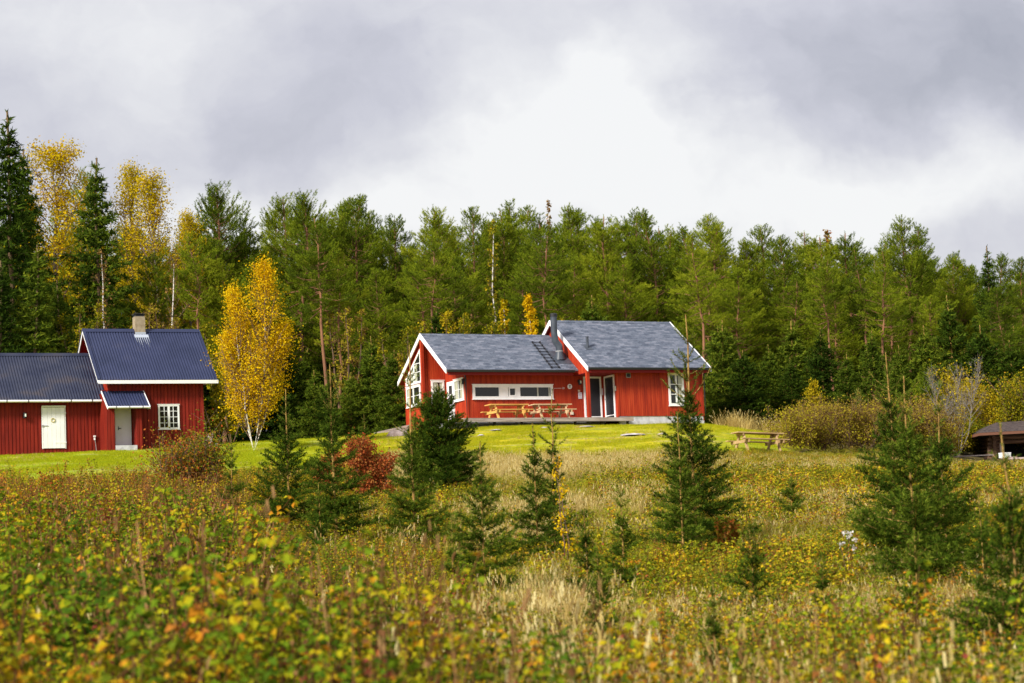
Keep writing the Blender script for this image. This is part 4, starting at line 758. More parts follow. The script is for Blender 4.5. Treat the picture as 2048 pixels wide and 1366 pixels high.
SKY = [  # px, top py, Y, what singles it out on the skyline
 (138, 352, 168, 'pine top poking out between the left yellow aspen and the pointed dark spruce'), (412, 371, 158, 'tall dark pine whose top stands over the right end of the cabin roof'),
 (365, 440, 150, 'pine with orange tinged crown left of the tall dark pine over the cabin'), (478, 450, 160, 'lower pine in the skyline dip just left of the yellow twin birch'),
 (540, 398, 172, 'thin topped pine rising straight behind the tip of the yellow birch'), (592, 388, 156, 'high pine with dense pointed crown just right of the yellow birch tip'),
 (640, 440, 158, 'pine crown behind the top of the long bare trunked pine'), (682, 420, 162, 'pine with blunt top midway between the yellow birch and the house gable'),
 (707, 402, 168, 'pine with thin ragged top left of the tallest pine near the gable'), (737, 398, 158, 'tall thin pointed pine left above the white house gable'),
 (772, 438, 165, 'lower right shoulder pine at the wide sky gap left of the house gable'), (815, 490, 172, 'short distant pine at the bottom of the sky gap above the house gable'),
 (866, 418, 154, 'pine standing alone right of the sky gap, straight above the house gable'), (893, 455, 165, 'smaller pine leaning on the right flank of the pine above the gable'),
 (940, 424, 152, 'round topped pine above the left third of the lower shingle roof'), (975, 450, 166, 'low pine crown right of the round topped pine over the lower roof'),
 (1004, 426, 155, 'broad pine above the middle of the lower shingle roof'), (1037, 408, 166, 'slim pine tip rising above the yellow birch behind the roof'),
 (1072, 436, 150, 'wide pine crown straight above the stove pipe, left of the pale birch tip'), (1122, 420, 157, 'pine above the left gable of the higher shingle roof'),
 (1163, 425, 163, 'narrow pine above the roof vent of the higher roof'), (1210, 430, 151, 'bushy pine above the left half of the higher shingle roof'),
 (1243, 430, 160, 'twin topped pine above the middle of the higher shingle roof'), (1296, 429, 155, 'dense round pine standing out above the right half of the higher roof'),
 (1335, 455, 165, 'lower pine above the right ridge end of the higher roof'), (1366, 462, 153, 'pine crown above the tip of the tall bare-topped spruce'),
 (1402, 440, 158, 'peaked pine crown above the right eave of the house'), (1450, 450, 150, 'wide pine crown right of the house above the dark young spruces'),
 (1503, 460, 160, 'pine with slanting top a little right of the house'), (1548, 482, 154, 'lower sloping pine above the lawn picnic table'),
 (1595, 468, 163, 'pine with ragged top left of the bare orange birch tip'), (1630, 478, 152, 'pine crown left under the bare orange birch tip'),
 (1700, 463, 158, 'blunt pine right of the bare orange birch tip'), (1742, 490, 164, 'short pine between the bare orange tip and the tallest right pine'),
 (1793, 444, 154, 'tallest pine of the right half with open layered crown'), (1833, 505, 162, 'pine on the right flank of the tallest right pine'),
 (1868, 520, 168, 'low pine in the skyline dip right of the tallest right pine'), (1902, 515, 158, 'pine left of the pointed spruce at the right end of the skyline'),
 (1935, 510, 166, 'thin pine touching the pointed spruce from the left near the right edge'), (2008, 514, 156, 'broad pine between the pointed right spruce and the photo edge'), (2052, 520, 160, 'pine cut by the right photo edge')]
for px, py, Y, lb in SKY: forest('pine', px, py, Y, lb, 'pines of the forest skyline', rf.uniform(.92, 1.12))
LOW = [(445, 530, 140), (515, 520, 143), (665, 540, 146), (755, 545, 145), (840, 535, 141), (905, 530, 143), (965, 540, 146), (1045, 535, 145), (1150, 530, 143), (1265, 530, 145), (1390, 545, 146), (1480, 550, 145), (1575, 560, 146), (1665, 560, 145), (1770, 565, 144), (1870, 590, 143), (1985, 585, 142), (300, 520, 145), (60, 510, 150)]
for k, (px, py, Y, lb) in enumerate(SKY[1:]): forest('pine', px + 20 + rf.uniform(-6, 6), py + rf.uniform(14, 38), Y + 9, 'pine standing close behind the first skyline row', 'pines of the second skyline row', 1.0)
TALLP = [pine(120 + i, 19, 2.5, cs, 70, 10, 1.0) for i, cs in enumerate((.60, .56, .64))]
for i, (px, py, Y, lb) in enumerate([(634, 432, 134, 'pine with a long bare pale brown trunk beside the dark forest gap'), (668, 500, 136, 'pine with a leaning bare trunk right of the long bare one'), (852, 470, 137, 'pine with a straight orange trunk above the house gable'), (1078, 450, 139, 'pine with a bare orange trunk just left of the stove pipe'), (1385, 470, 138, 'pine with a dark bare trunk above the right gable board of the house'), (1655, 520, 138, 'pine with a bare reddish trunk above the yellow green sapling'), (1728, 500, 139, 'pine with a thin bare reddish trunk above the small pale spruce'), (1772, 500, 137, 'pine with a thick bare reddish trunk above the big spruce clump'), (385, 470, 138, 'pine with a bare reddish trunk right of the cabin chimney birch')]):
    loc, h = top_h(px, py, Y); plant('pine_tree', TALLP[i % 3], loc, i * 1.3, (h / 19 * 1.05, h / 19 * 1.05, h / 19), lb, 'pine tree', 'bare trunked pines at the forest front')
for px, py, Y in LOW: forest('pine', px + rf.uniform(-8, 8), py + rf.uniform(-10, 10), Y, 'green pine crown below the skyline in the front of the forest', 'front pines below the skyline', rf.uniform(.9, 1.15))
for k in range(60):
    px = -40 + k * 36 + rf.uniform(-14, 14); base = np.interp(px, [0, 300, 420, 800, 1100, 1500, 2048], [430, 440, 470, 500, 470, 510, 560]); forest('pine', px, base + rf.uniform(10, 60), rf.uniform(172, 186), 'pine filling the forest behind the front rows', 'pines deep in the forest', 1.1)
SPR = [('spruce', 12, 222, 133, 'tallest dark spruce at the left photo edge', 1.15), ('spruce', 40, 300, 140, 'dark spruce just right of the tallest spruce at the left edge', 1.0), ('spruce', 186, 316, 142, 'pointed dark spruce between two yellow aspens above the cabin roof', 1.1),
 ('spruce', 60, 490, 127, 'broad dark spruce standing over the low cabin wing at the left', 1.3), ('spruce', 118, 560, 129, 'shaded spruce left of the cabin chimney above the low wing', 1.2), ('spruce', -10, 520, 126, 'dark spruce cut by the left photo edge behind the low wing', 1.3),
 ('spruce', 1968, 492, 150, 'pointed dark spruce near the right end of the skyline', 1.0), ('spruce', 1755, 520, 146, 'slim dark spruce below the tallest right pine', .8),
 ('young', 738, 672, 131, 'dark green spruce left of the house gable, behind the birch', 1.25), ('young', 786, 700, 129, 'dark spruce directly left of the white gable board', 1.15), ('young', 700, 745, 130, 'low dark spruce in the shade between birch and house', 1.2), ('young', 625, 740, 131, 'low dark spruce right behind the yellow birch', 1.2),
 ('young', 1440, 640, 131, 'young spruce touching the right gable board of the house', 1.15), ('young', 1486, 700, 129, 'dark young spruce right of the house behind the tall dry grass', 1.35), ('young', 1535, 690, 132, 'shaded spruce above the lawn picnic table', 1.3), ('young', 1580, 715, 131, 'dark spruce left of the yellow green birch sapling', 1.2),
 ('young', 1640, 655, 133, 'big young spruce behind the yellow green birch sapling', 1.15), ('young', 1690, 705, 131, 'dark young spruce right behind the small pale spruce', 1.2), ('young', 1745, 660, 134, 'young spruce behind the forked leader of the big right spruce', 1.1), ('young', 1800, 690, 132, 'young spruce behind the middle leader of the big right spruce', 1.1),
 ('young', 1897, 590, 135, 'tall young spruce behind the bare grey willow', 1.1), ('young', 1850, 650, 133, 'young spruce left of the bare grey willow', 1.1), ('young', 1960, 650, 134, 'young spruce above the yellow bushes by the grill hut', 1.2), ('young', 2020, 680, 133, 'young spruce above the grill hut roof', 1.25),
 ('young', 870, 610, 133, 'light green young spruce above the lower shingle roof ridge', .9), ('young', 1180, 590, 137, 'young spruce behind the stove pipe', 1.0), ('young', 655, 760, 128, 'small dark spruce at the foot of the long bare pine trunk', 1.2)]
for kd, px, py, Y, lb, w in SPR: forest(kd, px, py, Y, lb, None, w)
rd_ = random.Random(8)
for k in range(44):
    px = -30 + k * 49 + rd_.uniform(-12, 12); forest('young', px, rd_.uniform(640, 740), rd_.uniform(140, 156), 'dark undergrowth spruce between the pine trunks', 'undergrowth spruces in the forest', 1.35)
for kd, px, py, Y, lb, w in [('aspen', 98, 318, 150, 'dense yellow aspen between the tallest left spruce and the pointed spruce', 1.2), ('thin', 258, 362, 153, 'yellow aspen just right of the pointed dark spruce', 1.0), ('thin', 318, 378, 148, 'sparse yellow aspen with sky showing through, left of the tall dark pine', 1.15), ('thin', 372, 450, 146, 'orange yellow aspen leaning into the tall dark pine', .9), ('aspen', 60, 420, 149, 'yellow foliage patch behind the tallest left spruce', .9)]: forest(kd, px, py, Y, lb, 'yellow aspens behind the cabin', w)
def wood(name, px, py, Y, w_px, label, cat, seed, group=None, **kw):
    loc, h = top_h(px, py, Y); rad = w_px / 2 / FPX * Y * .8; return plant(name, leafy(seed, h, rad, **kw), loc, 0, 1.0, label, cat, group)
wood('birch_tree', 226, 508, 136, 95, 'nearly bare birch with white trunk above the cabin roof, left of the chimney', 'birch tree', 301, nbr=34, per=14, size=.13, start=.25, elev=55, barkm=m_birchbark, leafm=m_brownleaf, trunk=.009, twigs=8)
wood('birch_tree', 347, 525, 135, 120, 'nearly bare white birch right of the cabin chimney', 'birch tree', 302, nbr=36, per=10, size=.12, start=.2, elev=52, barkm=m_birchbark, leafm=m_brownleaf, trunk=.009, twigs=9)
wood('birch_tree', 1062, 594, 136, 74, 'small golden birch behind the lower roof beside the stove pipe', 'birch tree', 303, nbr=36, per=90, size=.13, start=.15, elev=48, barkm=m_birchbark, leafm=m_birchleaf, jitter=.25)
wood('birch_tree', 1012, 600, 138, 60, 'orange birch left of the small golden birch behind the lower roof', 'birch tree', 304, nbr=26, per=50, size=.13, start=.3, elev=50, barkm=m_birchbark, leafm=m_aspen)
wood('birch_tree', 1096, 402, 170, 50, 'pale feathery birch tip rising above the pines over the stove pipe', 'birch tree', 305, nbr=50, per=16, size=.16, start=.5, elev=62, barkm=m_birchbark, leafm=m_brownleaf, trunk=.008)
wood('birch_tree', 1660, 466, 166, 90, 'bare orange birch tip among the right skyline pines', 'birch tree', 306, nbr=50, per=20, size=.18, start=.5, elev=60, barkm=m_birchbark, leafm=m_orangeleaf, trunk=.008)
wood('birch_tree', 985, 445, 150, 80, 'thin grey green aspen with pale trunk above the lower roof', 'aspen tree', 307, nbr=40, per=20, size=.16, start=.35, elev=55, barkm=m_birchbark, leafm=m_greenbush, trunk=.007)
for i, (px, py, Y, w, lf, lb) in enumerate([(880, 622, 132, 85, m_yellbush, 'yellow brown shrub behind the left end of the lower roof'), (935, 635, 131, 70, m_greenbush, 'green shrub behind the middle of the lower roof ridge'), (812, 640, 129, 80, m_greenbush, 'olive shrub behind the white gable peak'), (840, 700, 128, 70, m_brownbush, 'brown shrub peeking out left of the gable'), (165, 590, 128, 90, m_greenbush, 'green leafy shrub rising behind the cabin gable'), (300, 600, 130, 110, m_brownbush, 'brown leafed shrub behind the cabin roof beside the chimney'), (455, 640, 124, 70, m_greenbush, 'green shrub left behind the yellow birch'), (430, 760, 119, 60, m_greenbush, 'low green shrub at the right corner of the cabin'), (975, 640, 133, 70, m_greenbush, 'green shrub left of the orange birch behind the roof'), (690, 610, 134, 70, m_brownbush, 'rust coloured shrub deep between the pine trunks left of the house'), (1105, 640, 134, 60, m_greenbush, 'green shrub behind the stove pipe')]):
    wood('shrub', px, py, Y, w, lb, 'shrub', 320 + i, 'shrubs along the forest edge', stems=((0, 0, .3, 0), (.3, .2, .8, .3), (-.3, .1, -.8, .2), (0, -.3, .1, -.8)), nbr=14, per=60, size=.12, start=.15, elev=40, shape='oval', barkm=m_browntwig, leafm=lf, jitter=.3)

# the yellow twin birch beside the cabin
loc, h = top_h(533, 528, 106); bl = at(508, 905, 106); 
plant('birch_tree', leafy(400, h, 2.25, stems=((-.10, 0, -.45, .2, .86), (.14, .05, .60, -.1, 1.0), (-.02, .2, -1.15, .3, .60), (.05, .1, 1.45, .2, .66)), nbr=46, per=150, size=.08, start=.08, elev=56, shape='column', barkm=m_birchbark, leafm=m_birchleaf, trunk=.0065, twigs=10, jitter=.24, droop=.05), (bl[0], 106, float(ground(bl[0], 106))), 0, 1.0, 'golden yellow twin trunk birch on the lawn between the cabin and the red house', 'birch tree')

# ------------------------------------------------------------------ thicket, willow and saplings on the right
THK = [(1600, 838, 104, 75, 'brown and yellow thicket bush at the right end of the lawn table'), (1655, 830, 105, 90, 'brown thicket bush second from the lawn table'), (1715, 828, 105, 90, 'brown thicket bush in the middle, under the small pale spruce'), (1775, 832, 106, 85, 'brown thicket bush behind the forked leader of the big right spruce'), (1835, 835, 107, 90, 'yellowish thicket bush behind the big right spruce'), (1885, 842, 108, 75, 'yellowish thicket bush left of the bare willow stems'), (1628, 834, 109, 85, 'thicket bush at the back between the first two bushes from the lawn table'), (1745, 824, 111, 90, 'thicket bush at the back, under the small pale spruce'), (1808, 828, 112, 90, 'thicket bush at the back behind the big spruce clump'), (1862, 822, 114, 90, 'back thicket bush just left of the tall yellow bushes')]
for i, (px, py, Y, w, lb) in enumerate(THK):
    st = tuple((rf.uniform(-.6, .6), rf.uniform(-.6, .6), rf.uniform(-.7, .7), rf.uniform(-.6, .6)) for _ in range(13)); wood('thicket_bush', px, py, Y, w * 1.25, lb, 'bush', 420 + i, 'thicket bushes along the lawn edge', stems=st, nbr=16, per=48, size=.07, start=.10, elev=48, shape='bush', barkm=m_browntwig, leafm=m_brownbush, jitter=.4, trunk=.010)
for i, (px, py, Y, w, lf, lb) in enumerate([(1925, 775, 124, 120, m_yellbush, 'tall yellow green bush behind the bare willow'), (1990, 772, 123, 130, m_yellbush, 'tall yellow green bush above the grill hut roof'), (2050, 785, 122, 120, m_greenbush, 'tall green bush at the right photo edge above the hut'), (1875, 790, 122, 80, m_yellbush, 'yellow bush left of the bare willow'), (1950, 850, 121, 80, m_greenbush, 'dark green bush in the gap between bench and grill hut'), (1905, 860, 120, 70, m_greenbush, 'dark green bush behind the plank bench')]):
    st = tuple((rf.uniform(-.7, .7), rf.uniform(-.6, .6), rf.uniform(-1, 1), rf.uniform(-.8, .8)) for _ in range(7)); wood('tall_bush', px, py, Y, w, lb, 'bush', 440 + i, 'tall bushes around the grill hut', stems=st, nbr=18, per=75, size=.10, start=.15, elev=45, shape='bush', barkm=m_browntwig, leafm=lf, jitter=.45, trunk=.010)
wood('willow_tree', 1903, 715, 112, 120, 'bare grey multi stemmed willow left of the grill hut', 'willow tree', 460, stems=((0, 0, -.4, .1), (.1, .1, .5, .2), (.25, -.1, .9, 0), (-.15, 0, -.9, .2), (.05, .1, .1, .3)), nbr=24, per=3, size=.09, start=.35, elev=55, shape='oval', barkm=m_greytwig, leafm=m_yellbush, trunk=.0055, twigs=14, twigm=m_greytwig)
wood('birch_sapling', 1628, 770, 118, 105, 'yellow green birch sapling at the forest edge right of the house', 'birch tree', 461, nbr=30, per=70, size=.09, start=.08, elev=50, shape='cone', barkm=m_birchbark, leafm=m_yellbush, jitter=.3)
loc, h = top_h(1716, 775, 117); plant('young_spruce', spruce(462, h, .65, leader=.12, nl=.06, nw=.016, dens=50, wh=.22, twig=.13, mats=(m_leader, leaf_mat('pale_spruce_needles', [(0, (.06, .10, .02)), (.5, (.14, .20, .03)), (1, (.26, .30, .06))], 0, .25))), loc, 0, 1.0, 'small pale green spruce standing in front of the dark ones behind the brown thicket', 'spruce tree')
loc, h = top_h(1850, 760, 122); plant('young_pine', pine(463, h, 1.1, .08, 40, 12), loc, 0, 1.0, 'light green young pine left of the bare willow', 'pine tree')

# ------------------------------------------------------------------ bushes in the meadow
def bush(px, py, Y, w, seed, lf, label, size=.06, n=10, spread=.8, per=60, nbr=16):
    st = tuple((rf.uniform(-.25, .25), rf.uniform(-.25, .25), rf.uniform(-spread, spread), rf.uniform(-spread, spread)) for _ in range(n)); return wood('autumn_bush', px, py, Y, w, label, 'bush', seed, None, stems=st, nbr=nbr, per=per, size=size, start=.1, elev=40, shape='bush', barkm=m_browntwig, leafm=lf, jitter=.4, trunk=.008)
bush(372, 928, 64, 225, 480, m_orangeleaf, 'round bush with rust red and green leaves on the lawn edge below the cabin window', .06, 14, .85, 70)
bush(738, 885, 62, 90, 481, m_redleaf, 'bright red bush between the two bushy spruces below the house', .055, 12, .55, 75)
bush(655, 905, 66, 60, 482, m_redleaf, 'small red bush half hidden behind the bushy spruce', .055, 8, .45, 45)
bush(1118, 900, 41, 60, 483, m_birchleaf, 'thin birch sapling with yellow leaves beside the double spruce', .05, 2, .2, 14, 12)
bush(90, 935, 60, 60, 484, m_orangeleaf, 'small reddish shrub at the left lawn edge', .05, 6, .5, 36)
bush(560, 960, 58, 80, 485, m_yellbush, 'small yellow shrub at the foot of the spruce before the birch', .05, 7, .5, 40)
bush(1445, 1045, 42, 50, 486, m_orangeleaf, 'small orange shrub at the right foot of the tall bare-topped spruce', .05, 5, .35, 40)

# ------------------------------------------------------------------ young spruces in the meadow
def msp(px, py, Y, rad_px, seed, label, base=None, rz=0, **kw):
    loc, h = top_h(px, py, Y); a = dict(leader=.24, wh=.21); a.update(kw); return plant('young_spruce', spruce(seed, h, rad_px / FPX * Y, **a), loc, rz, 1.0, label, 'spruce tree', 'young spruces in the meadow')
BSP = dict(nl=.045, nw=.011)
msp(570, 778, 50, 84, 501, 'young spruce with very long leader directly below the yellow birch', leader=.30, lw=4)
msp(663, 728, 46, 78, 502, 'bushy spruce with upswept pale top shoots left of the red bush', leader=.26, lb=.8)
msp(727, 828, 88, 34, 503, 'tiny spruce on the lawn above the red bush', leader=.28)
msp(813, 690, 46, 76, 504, 'thin spruce with tall bare leader against the left gable wall', leader=.46, lw=3, lb=.8)
msp(872, 770, 66, 78, 505, 'broad dense spruce hiding the left corner of the red house', leader=.14, dens=170, per=11, twig=.055, power=.42)
msp(957, 884, 36, 80, 506, 'compact dark spruce left of the double spruce, straight below the golden deck table', leader=.22)
msp(1064, 846, 42, 56, 507, 'left tree of the double spruce in the middle of the meadow', leader=.22)
msp(1094, 780, 43.5, 44, 508, 'right tree of the double spruce, with forked bare leader', leader=.34, lb=.8)
msp(1372, 628, 44, 92, 509, 'tallest meadow spruce with long bare brown leader before the house window', leader=.36, lw=4, lb=.95)
msp(1353, 826, 41, 62, 510, 'shorter spruce growing into the left front of the tallest meadow spruce', leader=.33, lb=.5)
msp(1770, 705, 40, 94, 511, 'left tree of the big spruce clump at right, with forked leader', leader=.26, lb=.8, lw=3)
msp(1812, 752, 34, 126, 512, 'front tree of the big spruce clump at right with crooked stem', leader=.27, lb=.35)
msp(1875, 790, 37, 92, 513, 'right tree of the big spruce clump at right', leader=.27, lb=.4)
msp(2008, 846, 23, 140, 514, 'blurred near spruce with thick bare leader at the right photo edge', leader=.30, lb=.45, lw=2, wh=.16, dens=140)
msp(463, 878, 56, 36, 515, 'thin spindly spruce seedling right of the round rust red bush', leader=.3, lb=.7, per=4)
msp(1580, 955, 50, 40, 516, 'small spruce alone in the yellow weeds below the lawn table', leader=.2)
for px, py, Y, w, sd_, lb in [(1167, 1000, 33, 44, 517, 'small pale spruce below the double spruce with a straight leader'), (1240, 960, 36, 50, 518, 'small spruce right of the small pale one with a straight leader'), (1195, 1085, 27, 58, 519, 'blurred little spruce shoots in the front middle of the meadow'), (1498, 1030, 31, 62, 520, 'light green low spruce in the grass right of the tallest meadow spruce'), 
   (1960, 985, 33, 52, 521, 'faint green spruce right of the big clump before the stone edge'), (1430, 1150, 22, 40, 522, 'small blurred spruce top in the front grass at lower right'), (1825, 1055, 27, 70, 525, 'low front spruce with a thin leader under the big clump'), (1640, 1110, 28, 45, 527, 'tiny bright green spruce left below the white flower spot'), (900, 1035, 33, 40, 529, 'small spruce at the left foot of the compact dark spruce'), (640, 965, 44, 40, 530, 'little spruce at the left foot of the bushy spruce')]:
    msp(px, py, Y, w, sd_, lb, leader=.34, lb=.6)

# ------------------------------------------------------------------ ground cover (uncountable): plants scattered over the meadow
def seg_blade(mb, r, n, rad, h0, h1, w, lean, v0, v1, head=0.0, seg=3):
    a = r.uniform(0, 6.28, n); b = rad * np.sqrt(r.random(n)); p = np.stack([b * np.cos(a), b * np.sin(a), np.zeros(n)], 1); d = unit(np.stack([np.cos(a + r.normal(0, .8, n)), np.sin(a + r.normal(0, .8, n)), np.zeros(n)], 1)); h = r.uniform(h0, h1, n)[:, None]; l = (lean * r.random(n) ** 1.3)[:, None] * h
    sd_ = unit(np.cross(d, [0, 0, 1.0])) ; yaw = rnd_dirs(r, n) * np.array([1, 1, 0]); sd_ = unit(sd_ + yaw) * w / 2; var = r.uniform(v0, v1, n); fs = np.linspace(0, 1, seg + 1)
    q = [p + d * l * f ** 2 + np.array([0, 0, 1.0]) * h * (f - .25 * lean * f ** 3) for f in fs]
    for i in range(seg):
        w0 = 1 - .75 * fs[i]; w1 = 1 - .75 * fs[i + 1]; mb.quads(np.stack([q[i] - sd_ * w0, q[i] + sd_ * w0, q[i + 1] + sd_ * w1, q[i + 1] - sd_ * w1], 1), var)
    if head:
        k = r.random(n) < head; t0 = q[-1][k]; t1 = t0 + d[k] * .05 + np.array([0, 0, .10]); N = len(t0)
        for j in range(5):
            f = r.random((N, 1)); c = t0 * (1 - f) + t1 * f - np.array([0, 0, .03]); o = rnd_dirs(r, N) * .0065; mb.quads(np.stack([c - o, c + o[:, [1, 0, 2]] * [1, -1, 1], c + o + [0, 0, .05], c - o[:, [1, 0, 2]] * [1, -1, 1] + [0, 0, .05]], 1), np.clip(var[k] + .2, 0, 1))
def weed(mb, r, h, stems, lsize, nleaf, spread=.28, droop=.4, v0=0, v1=1, trip=True, start=.3):
    for s in range(stems):
        a = r.uniform(0, 6.28); hh = h * r.uniform(.65, 1.1); lean = spread * r.uniform(.2, 1.2); base = np.array([.12 * math.cos(a), .12 * math.sin(a), 0]) * r.random() * 2; f = np.linspace(0, 1, 5)
        q = base + np.stack([math.cos(a) * lean * f ** 1.6, math.sin(a) * lean * f ** 1.6, hh * f - .12 * hh * f ** 4], 1); mb.tube(q, np.linspace(.007, .003, 5), 3, 1, False, .3); vs = r.uniform(v0, v1); P = []; D = []; 
        for j in range(nleaf):
            g_ = start + (1 - start) * (j + r.random()) / nleaf; p = np.array([np.interp(g_, f, q[:, c]) for c in range(3)]); az = j * 2.4 + r.normal(0, .4); pet = lsize * r.uniform(.5, 1.2); d = np.array([math.cos(az), math.sin(az), r.uniform(-.1, .45)]); e_ = p + d * pet
            for t_ in ((-1.0, 0, 1.0) if trip else (0,)): P.append(e_); D.append([math.cos(az + t_), math.sin(az + t_), -droop * r.uniform(.2, 1.4) + .1])
        P = np.array(P); D = unit(np.array(D)); N = len(P); up = unit(np.array([0, 0, 1.0]) + rnd_dirs(r, N) * .8); sd_ = unit(np.cross(D, up)); l = lsize * r.uniform(.7, 1.25, N)[:, None]; var = np.clip(vs + r.normal(0, .16, N), 0, 1); w = .36
        mid = P + D * l * .45; tip = P + D * l - np.array([0, 0, .12]) * l; fl_ = np.array([0, 0, .10]) * l
        mb.add(np.stack([P, mid + sd_ * l * w + fl_, tip, mid - sd_ * l * w + fl_, mid], 1).reshape(-1, 3), np.concatenate([np.stack([5 * np.arange(N) + o for o in c], 1) for c in ((0, 4, 1), (4, 2, 1), (0, 3, 4), (4, 3, 2))]), np.tile(var, 4))
m_weed = leaf_mat('weed_leaves', [(0, (.055, .11, .010)), (.35, (.155, .235, .012)), (.65, (.31, .31, .012)), (.93, (.46, .34, .012)), (1, (.44, .18, .014))], .22, .25, patch=.6)
m_autumn = leaf_mat('autumn_weed_leaves', [(0, (.12, .16, .012)), (.35, (.30, .28, .016)), (.65, (.58, .43, .016)), (.88, (.50, .21, .022)), (1, (.27, .06, .04))], .25, .25, patch=.7)
m_dry = leaf_mat('dry_grass_blades', [(0, (.26, .16, .05)), (.4, (.50, .36, .11)), (.8, (.68, .54, .21)), (1, (.76, .65, .32))], .4, .3)
m_ggrass = leaf_mat('green_grass_blades', [(0, (.16, .18, .014)), (.5, (.36, .33, .025)), (1, (.58, .47, .08))], .4, .3)
m_stalk = leaf_mat('brown_stalks', [(0, (.05, .028, .016)), (.5, (.19, .085, .032)), (1, (.40, .23, .10))], .4, .2)
m_lawng = leaf_mat('lawn_blades', [(0, (.24, .30, .010)), (.5, (.40, .40, .012)), (1, (.52, .44, .03))], .6, .3)
m_white_fl = leaf_mat('seed_fluff', [(0, (.6, .56, .52)), (1, (.8, .78, .75))], .2, .3)
def proto(name, fn, seeds, mats):
    c = bpy.data.collections.new(name)
    for s in seeds:
        mb = MB(); fn(mb, np.random.default_rng(s)); o = bpy.data.objects.new(name, mb.mesh(name, mats)); c.objects.link(o)
    return c
P_weed = proto('weed_plant', lambda mb, r: weed(mb, r, 1.15, 4, .042, 26, .32, .5, start=.28), (1, 2, 3, 4, 5), [m_weed, m_stalk])
P_tal2 = proto('tall_autumn_plant', lambda mb, r: weed(mb, r, 1.05, 4, .040, 23, .36, .6, start=.3), (5, 6, 7), [m_autumn, m_stalk])
P_aut = proto('autumn_plant', lambda mb, r: weed(mb, r, .55, 5, .048, 12, .32, .5), (11, 12, 13), [m_autumn, m_stalk])
P_low = proto('low_plant', lambda mb, r: weed(mb, r, .42, 7, .05, 9, .35, trip=True), (21, 22, 23), [m_weed, m_stalk])
P_dry = proto('dry_tuft', lambda mb, r: seg_blade(mb, r, 85, .22, .35, .85, .007, .75, 0, .9, .2), (31, 32, 33), [m_dry])
P_gr = proto('green_tuft', lambda mb, r: seg_blade(mb, r, 80, .22, .2, .5, .008, .9, 0, 1), (41, 42), [m_ggrass])
P_stk = proto('stalk_plant', lambda mb, r: (seg_blade(mb, r, 9, .15, .8, 1.35, .013, .25, 0, 1, .35), weed(mb, r, 1.25, 2, .045, 12, .15, .9, 0, .6, False, .5)), (51, 52, 53, 54), [m_stalk, m_stalk])
m_lawng2 = leaf_mat('green_lawn_blades', [(0, (.20, .28, .010)), (.5, (.36, .40, .012)), (1, (.48, .45, .02))], .5, .3)
P_lawn2 = proto('green_lawn_tuft', lambda mb, r: seg_blade(mb, r, 46, .26, .03, .11, .010, 1.0, 0, 1, seg=2), (63, 64), [m_lawng2])
P_lawn = proto('lawn_tuft', lambda mb, r: seg_blade(mb, r, 46, .26, .03, .11, .010, 1.0, 0, 1, seg=2), (61, 62), [m_lawng])

def scatter(name, col_, pts, sc, seed, label, tilt=.12):
    r = np.random.default_rng(seed); N = len(pts); me = bpy.data.meshes.new(name); me.vertices.add(N); me.vertices.foreach_set('co', pts.astype(np.float32).ravel())
    a = me.attributes.new('scl', 'FLOAT', 'POINT'); a.data.foreach_set('value', sc.astype(np.float32)); a = me.attributes.new('pid', 'INT', 'POINT'); a.data.foreach_set('value', r.integers(0, 99, N).astype(np.int32))
    a = me.attributes.new('hue', 'FLOAT', 'POINT'); a.data.foreach_set('value', np.clip(.15 + .7 * (.6 * vnoise(pts[:, 0] / 1.7 + seed, pts[:, 1] / 2.2) + .4 * vnoise(pts[:, 0] / .7, pts[:, 1] / .8 + seed)), 0, 1).astype(np.float32))
    a = me.attributes.new('rot', 'FLOAT_VECTOR', 'POINT'); a.data.foreach_set('vector', np.stack([r.normal(0, tilt, N), r.normal(0, tilt, N), r.uniform(0, 6.28, N)], 1).astype(np.float32).ravel())
    o = bpy.data.objects.new(name, me); COL.objects.link(o); tag(o, label, None, None, 'stuff')
    G_ = bpy.data.node_groups.new(name, 'GeometryNodeTree'); G_.interface.new_socket('Geometry', in_out='INPUT', socket_type='NodeSocketGeometry'); G_.interface.new_socket('Geometry', in_out='OUTPUT', socket_type='NodeSocketGeometry')
    n = G_.nodes; gi = n.new('NodeGroupInput'); go_ = n.new('NodeGroupOutput'); ip = n.new('GeometryNodeInstanceOnPoints'); ci = n.new('GeometryNodeCollectionInfo'); ci.inputs[0].default_value = col_; ci.inputs[1].default_value = True; ci.inputs[2].default_value = True
    def na(nm, ty):
        q = n.new('GeometryNodeInputNamedAttribute'); q.data_type = ty; q.inputs[0].default_value = nm; return q.outputs[0]
    L_ = G_.links.new; L_(gi.outputs[0], ip.inputs['Points']); L_(ci.outputs[0], ip.inputs['Instance']); ip.inputs['Pick Instance'].default_value = True
    L_(na('pid', 'INT'), ip.inputs['Instance Index']); L_(na('rot', 'FLOAT_VECTOR'), ip.inputs['Rotation']); L_(na('scl', 'FLOAT'), ip.inputs['Scale']); L_(ip.outputs[0], go_.inputs[0])
    md = o.modifiers.new('scatter', 'NODES'); md.node_group = G_; return o
rs = np.random.default_rng(77)
def area(n, y0, y1, c0=-120, c1=2170):
    Y = np.sqrt(rs.uniform(y0 * y0, y1 * y1, n)); c = rs.uniform(c0, c1, n); x = (c - 1024) / FPX * Y; return x, Y, c
def pick(x, y, p):
    k = rs.random(len(x)) < p; x, y = x[k], y[k]; return np.stack([x, y, ground(x, y) - .02], 1)
nz = lambda x, y, s, o: vnoise(x / s + o, y / s + o * 1.7)
def sstep(a, b, v): q = np.clip((v - a) / (b - a), 0, 1); return q * q * (3 - 2 * q)
LFT = lambda c: sstep(1050, 750, c)
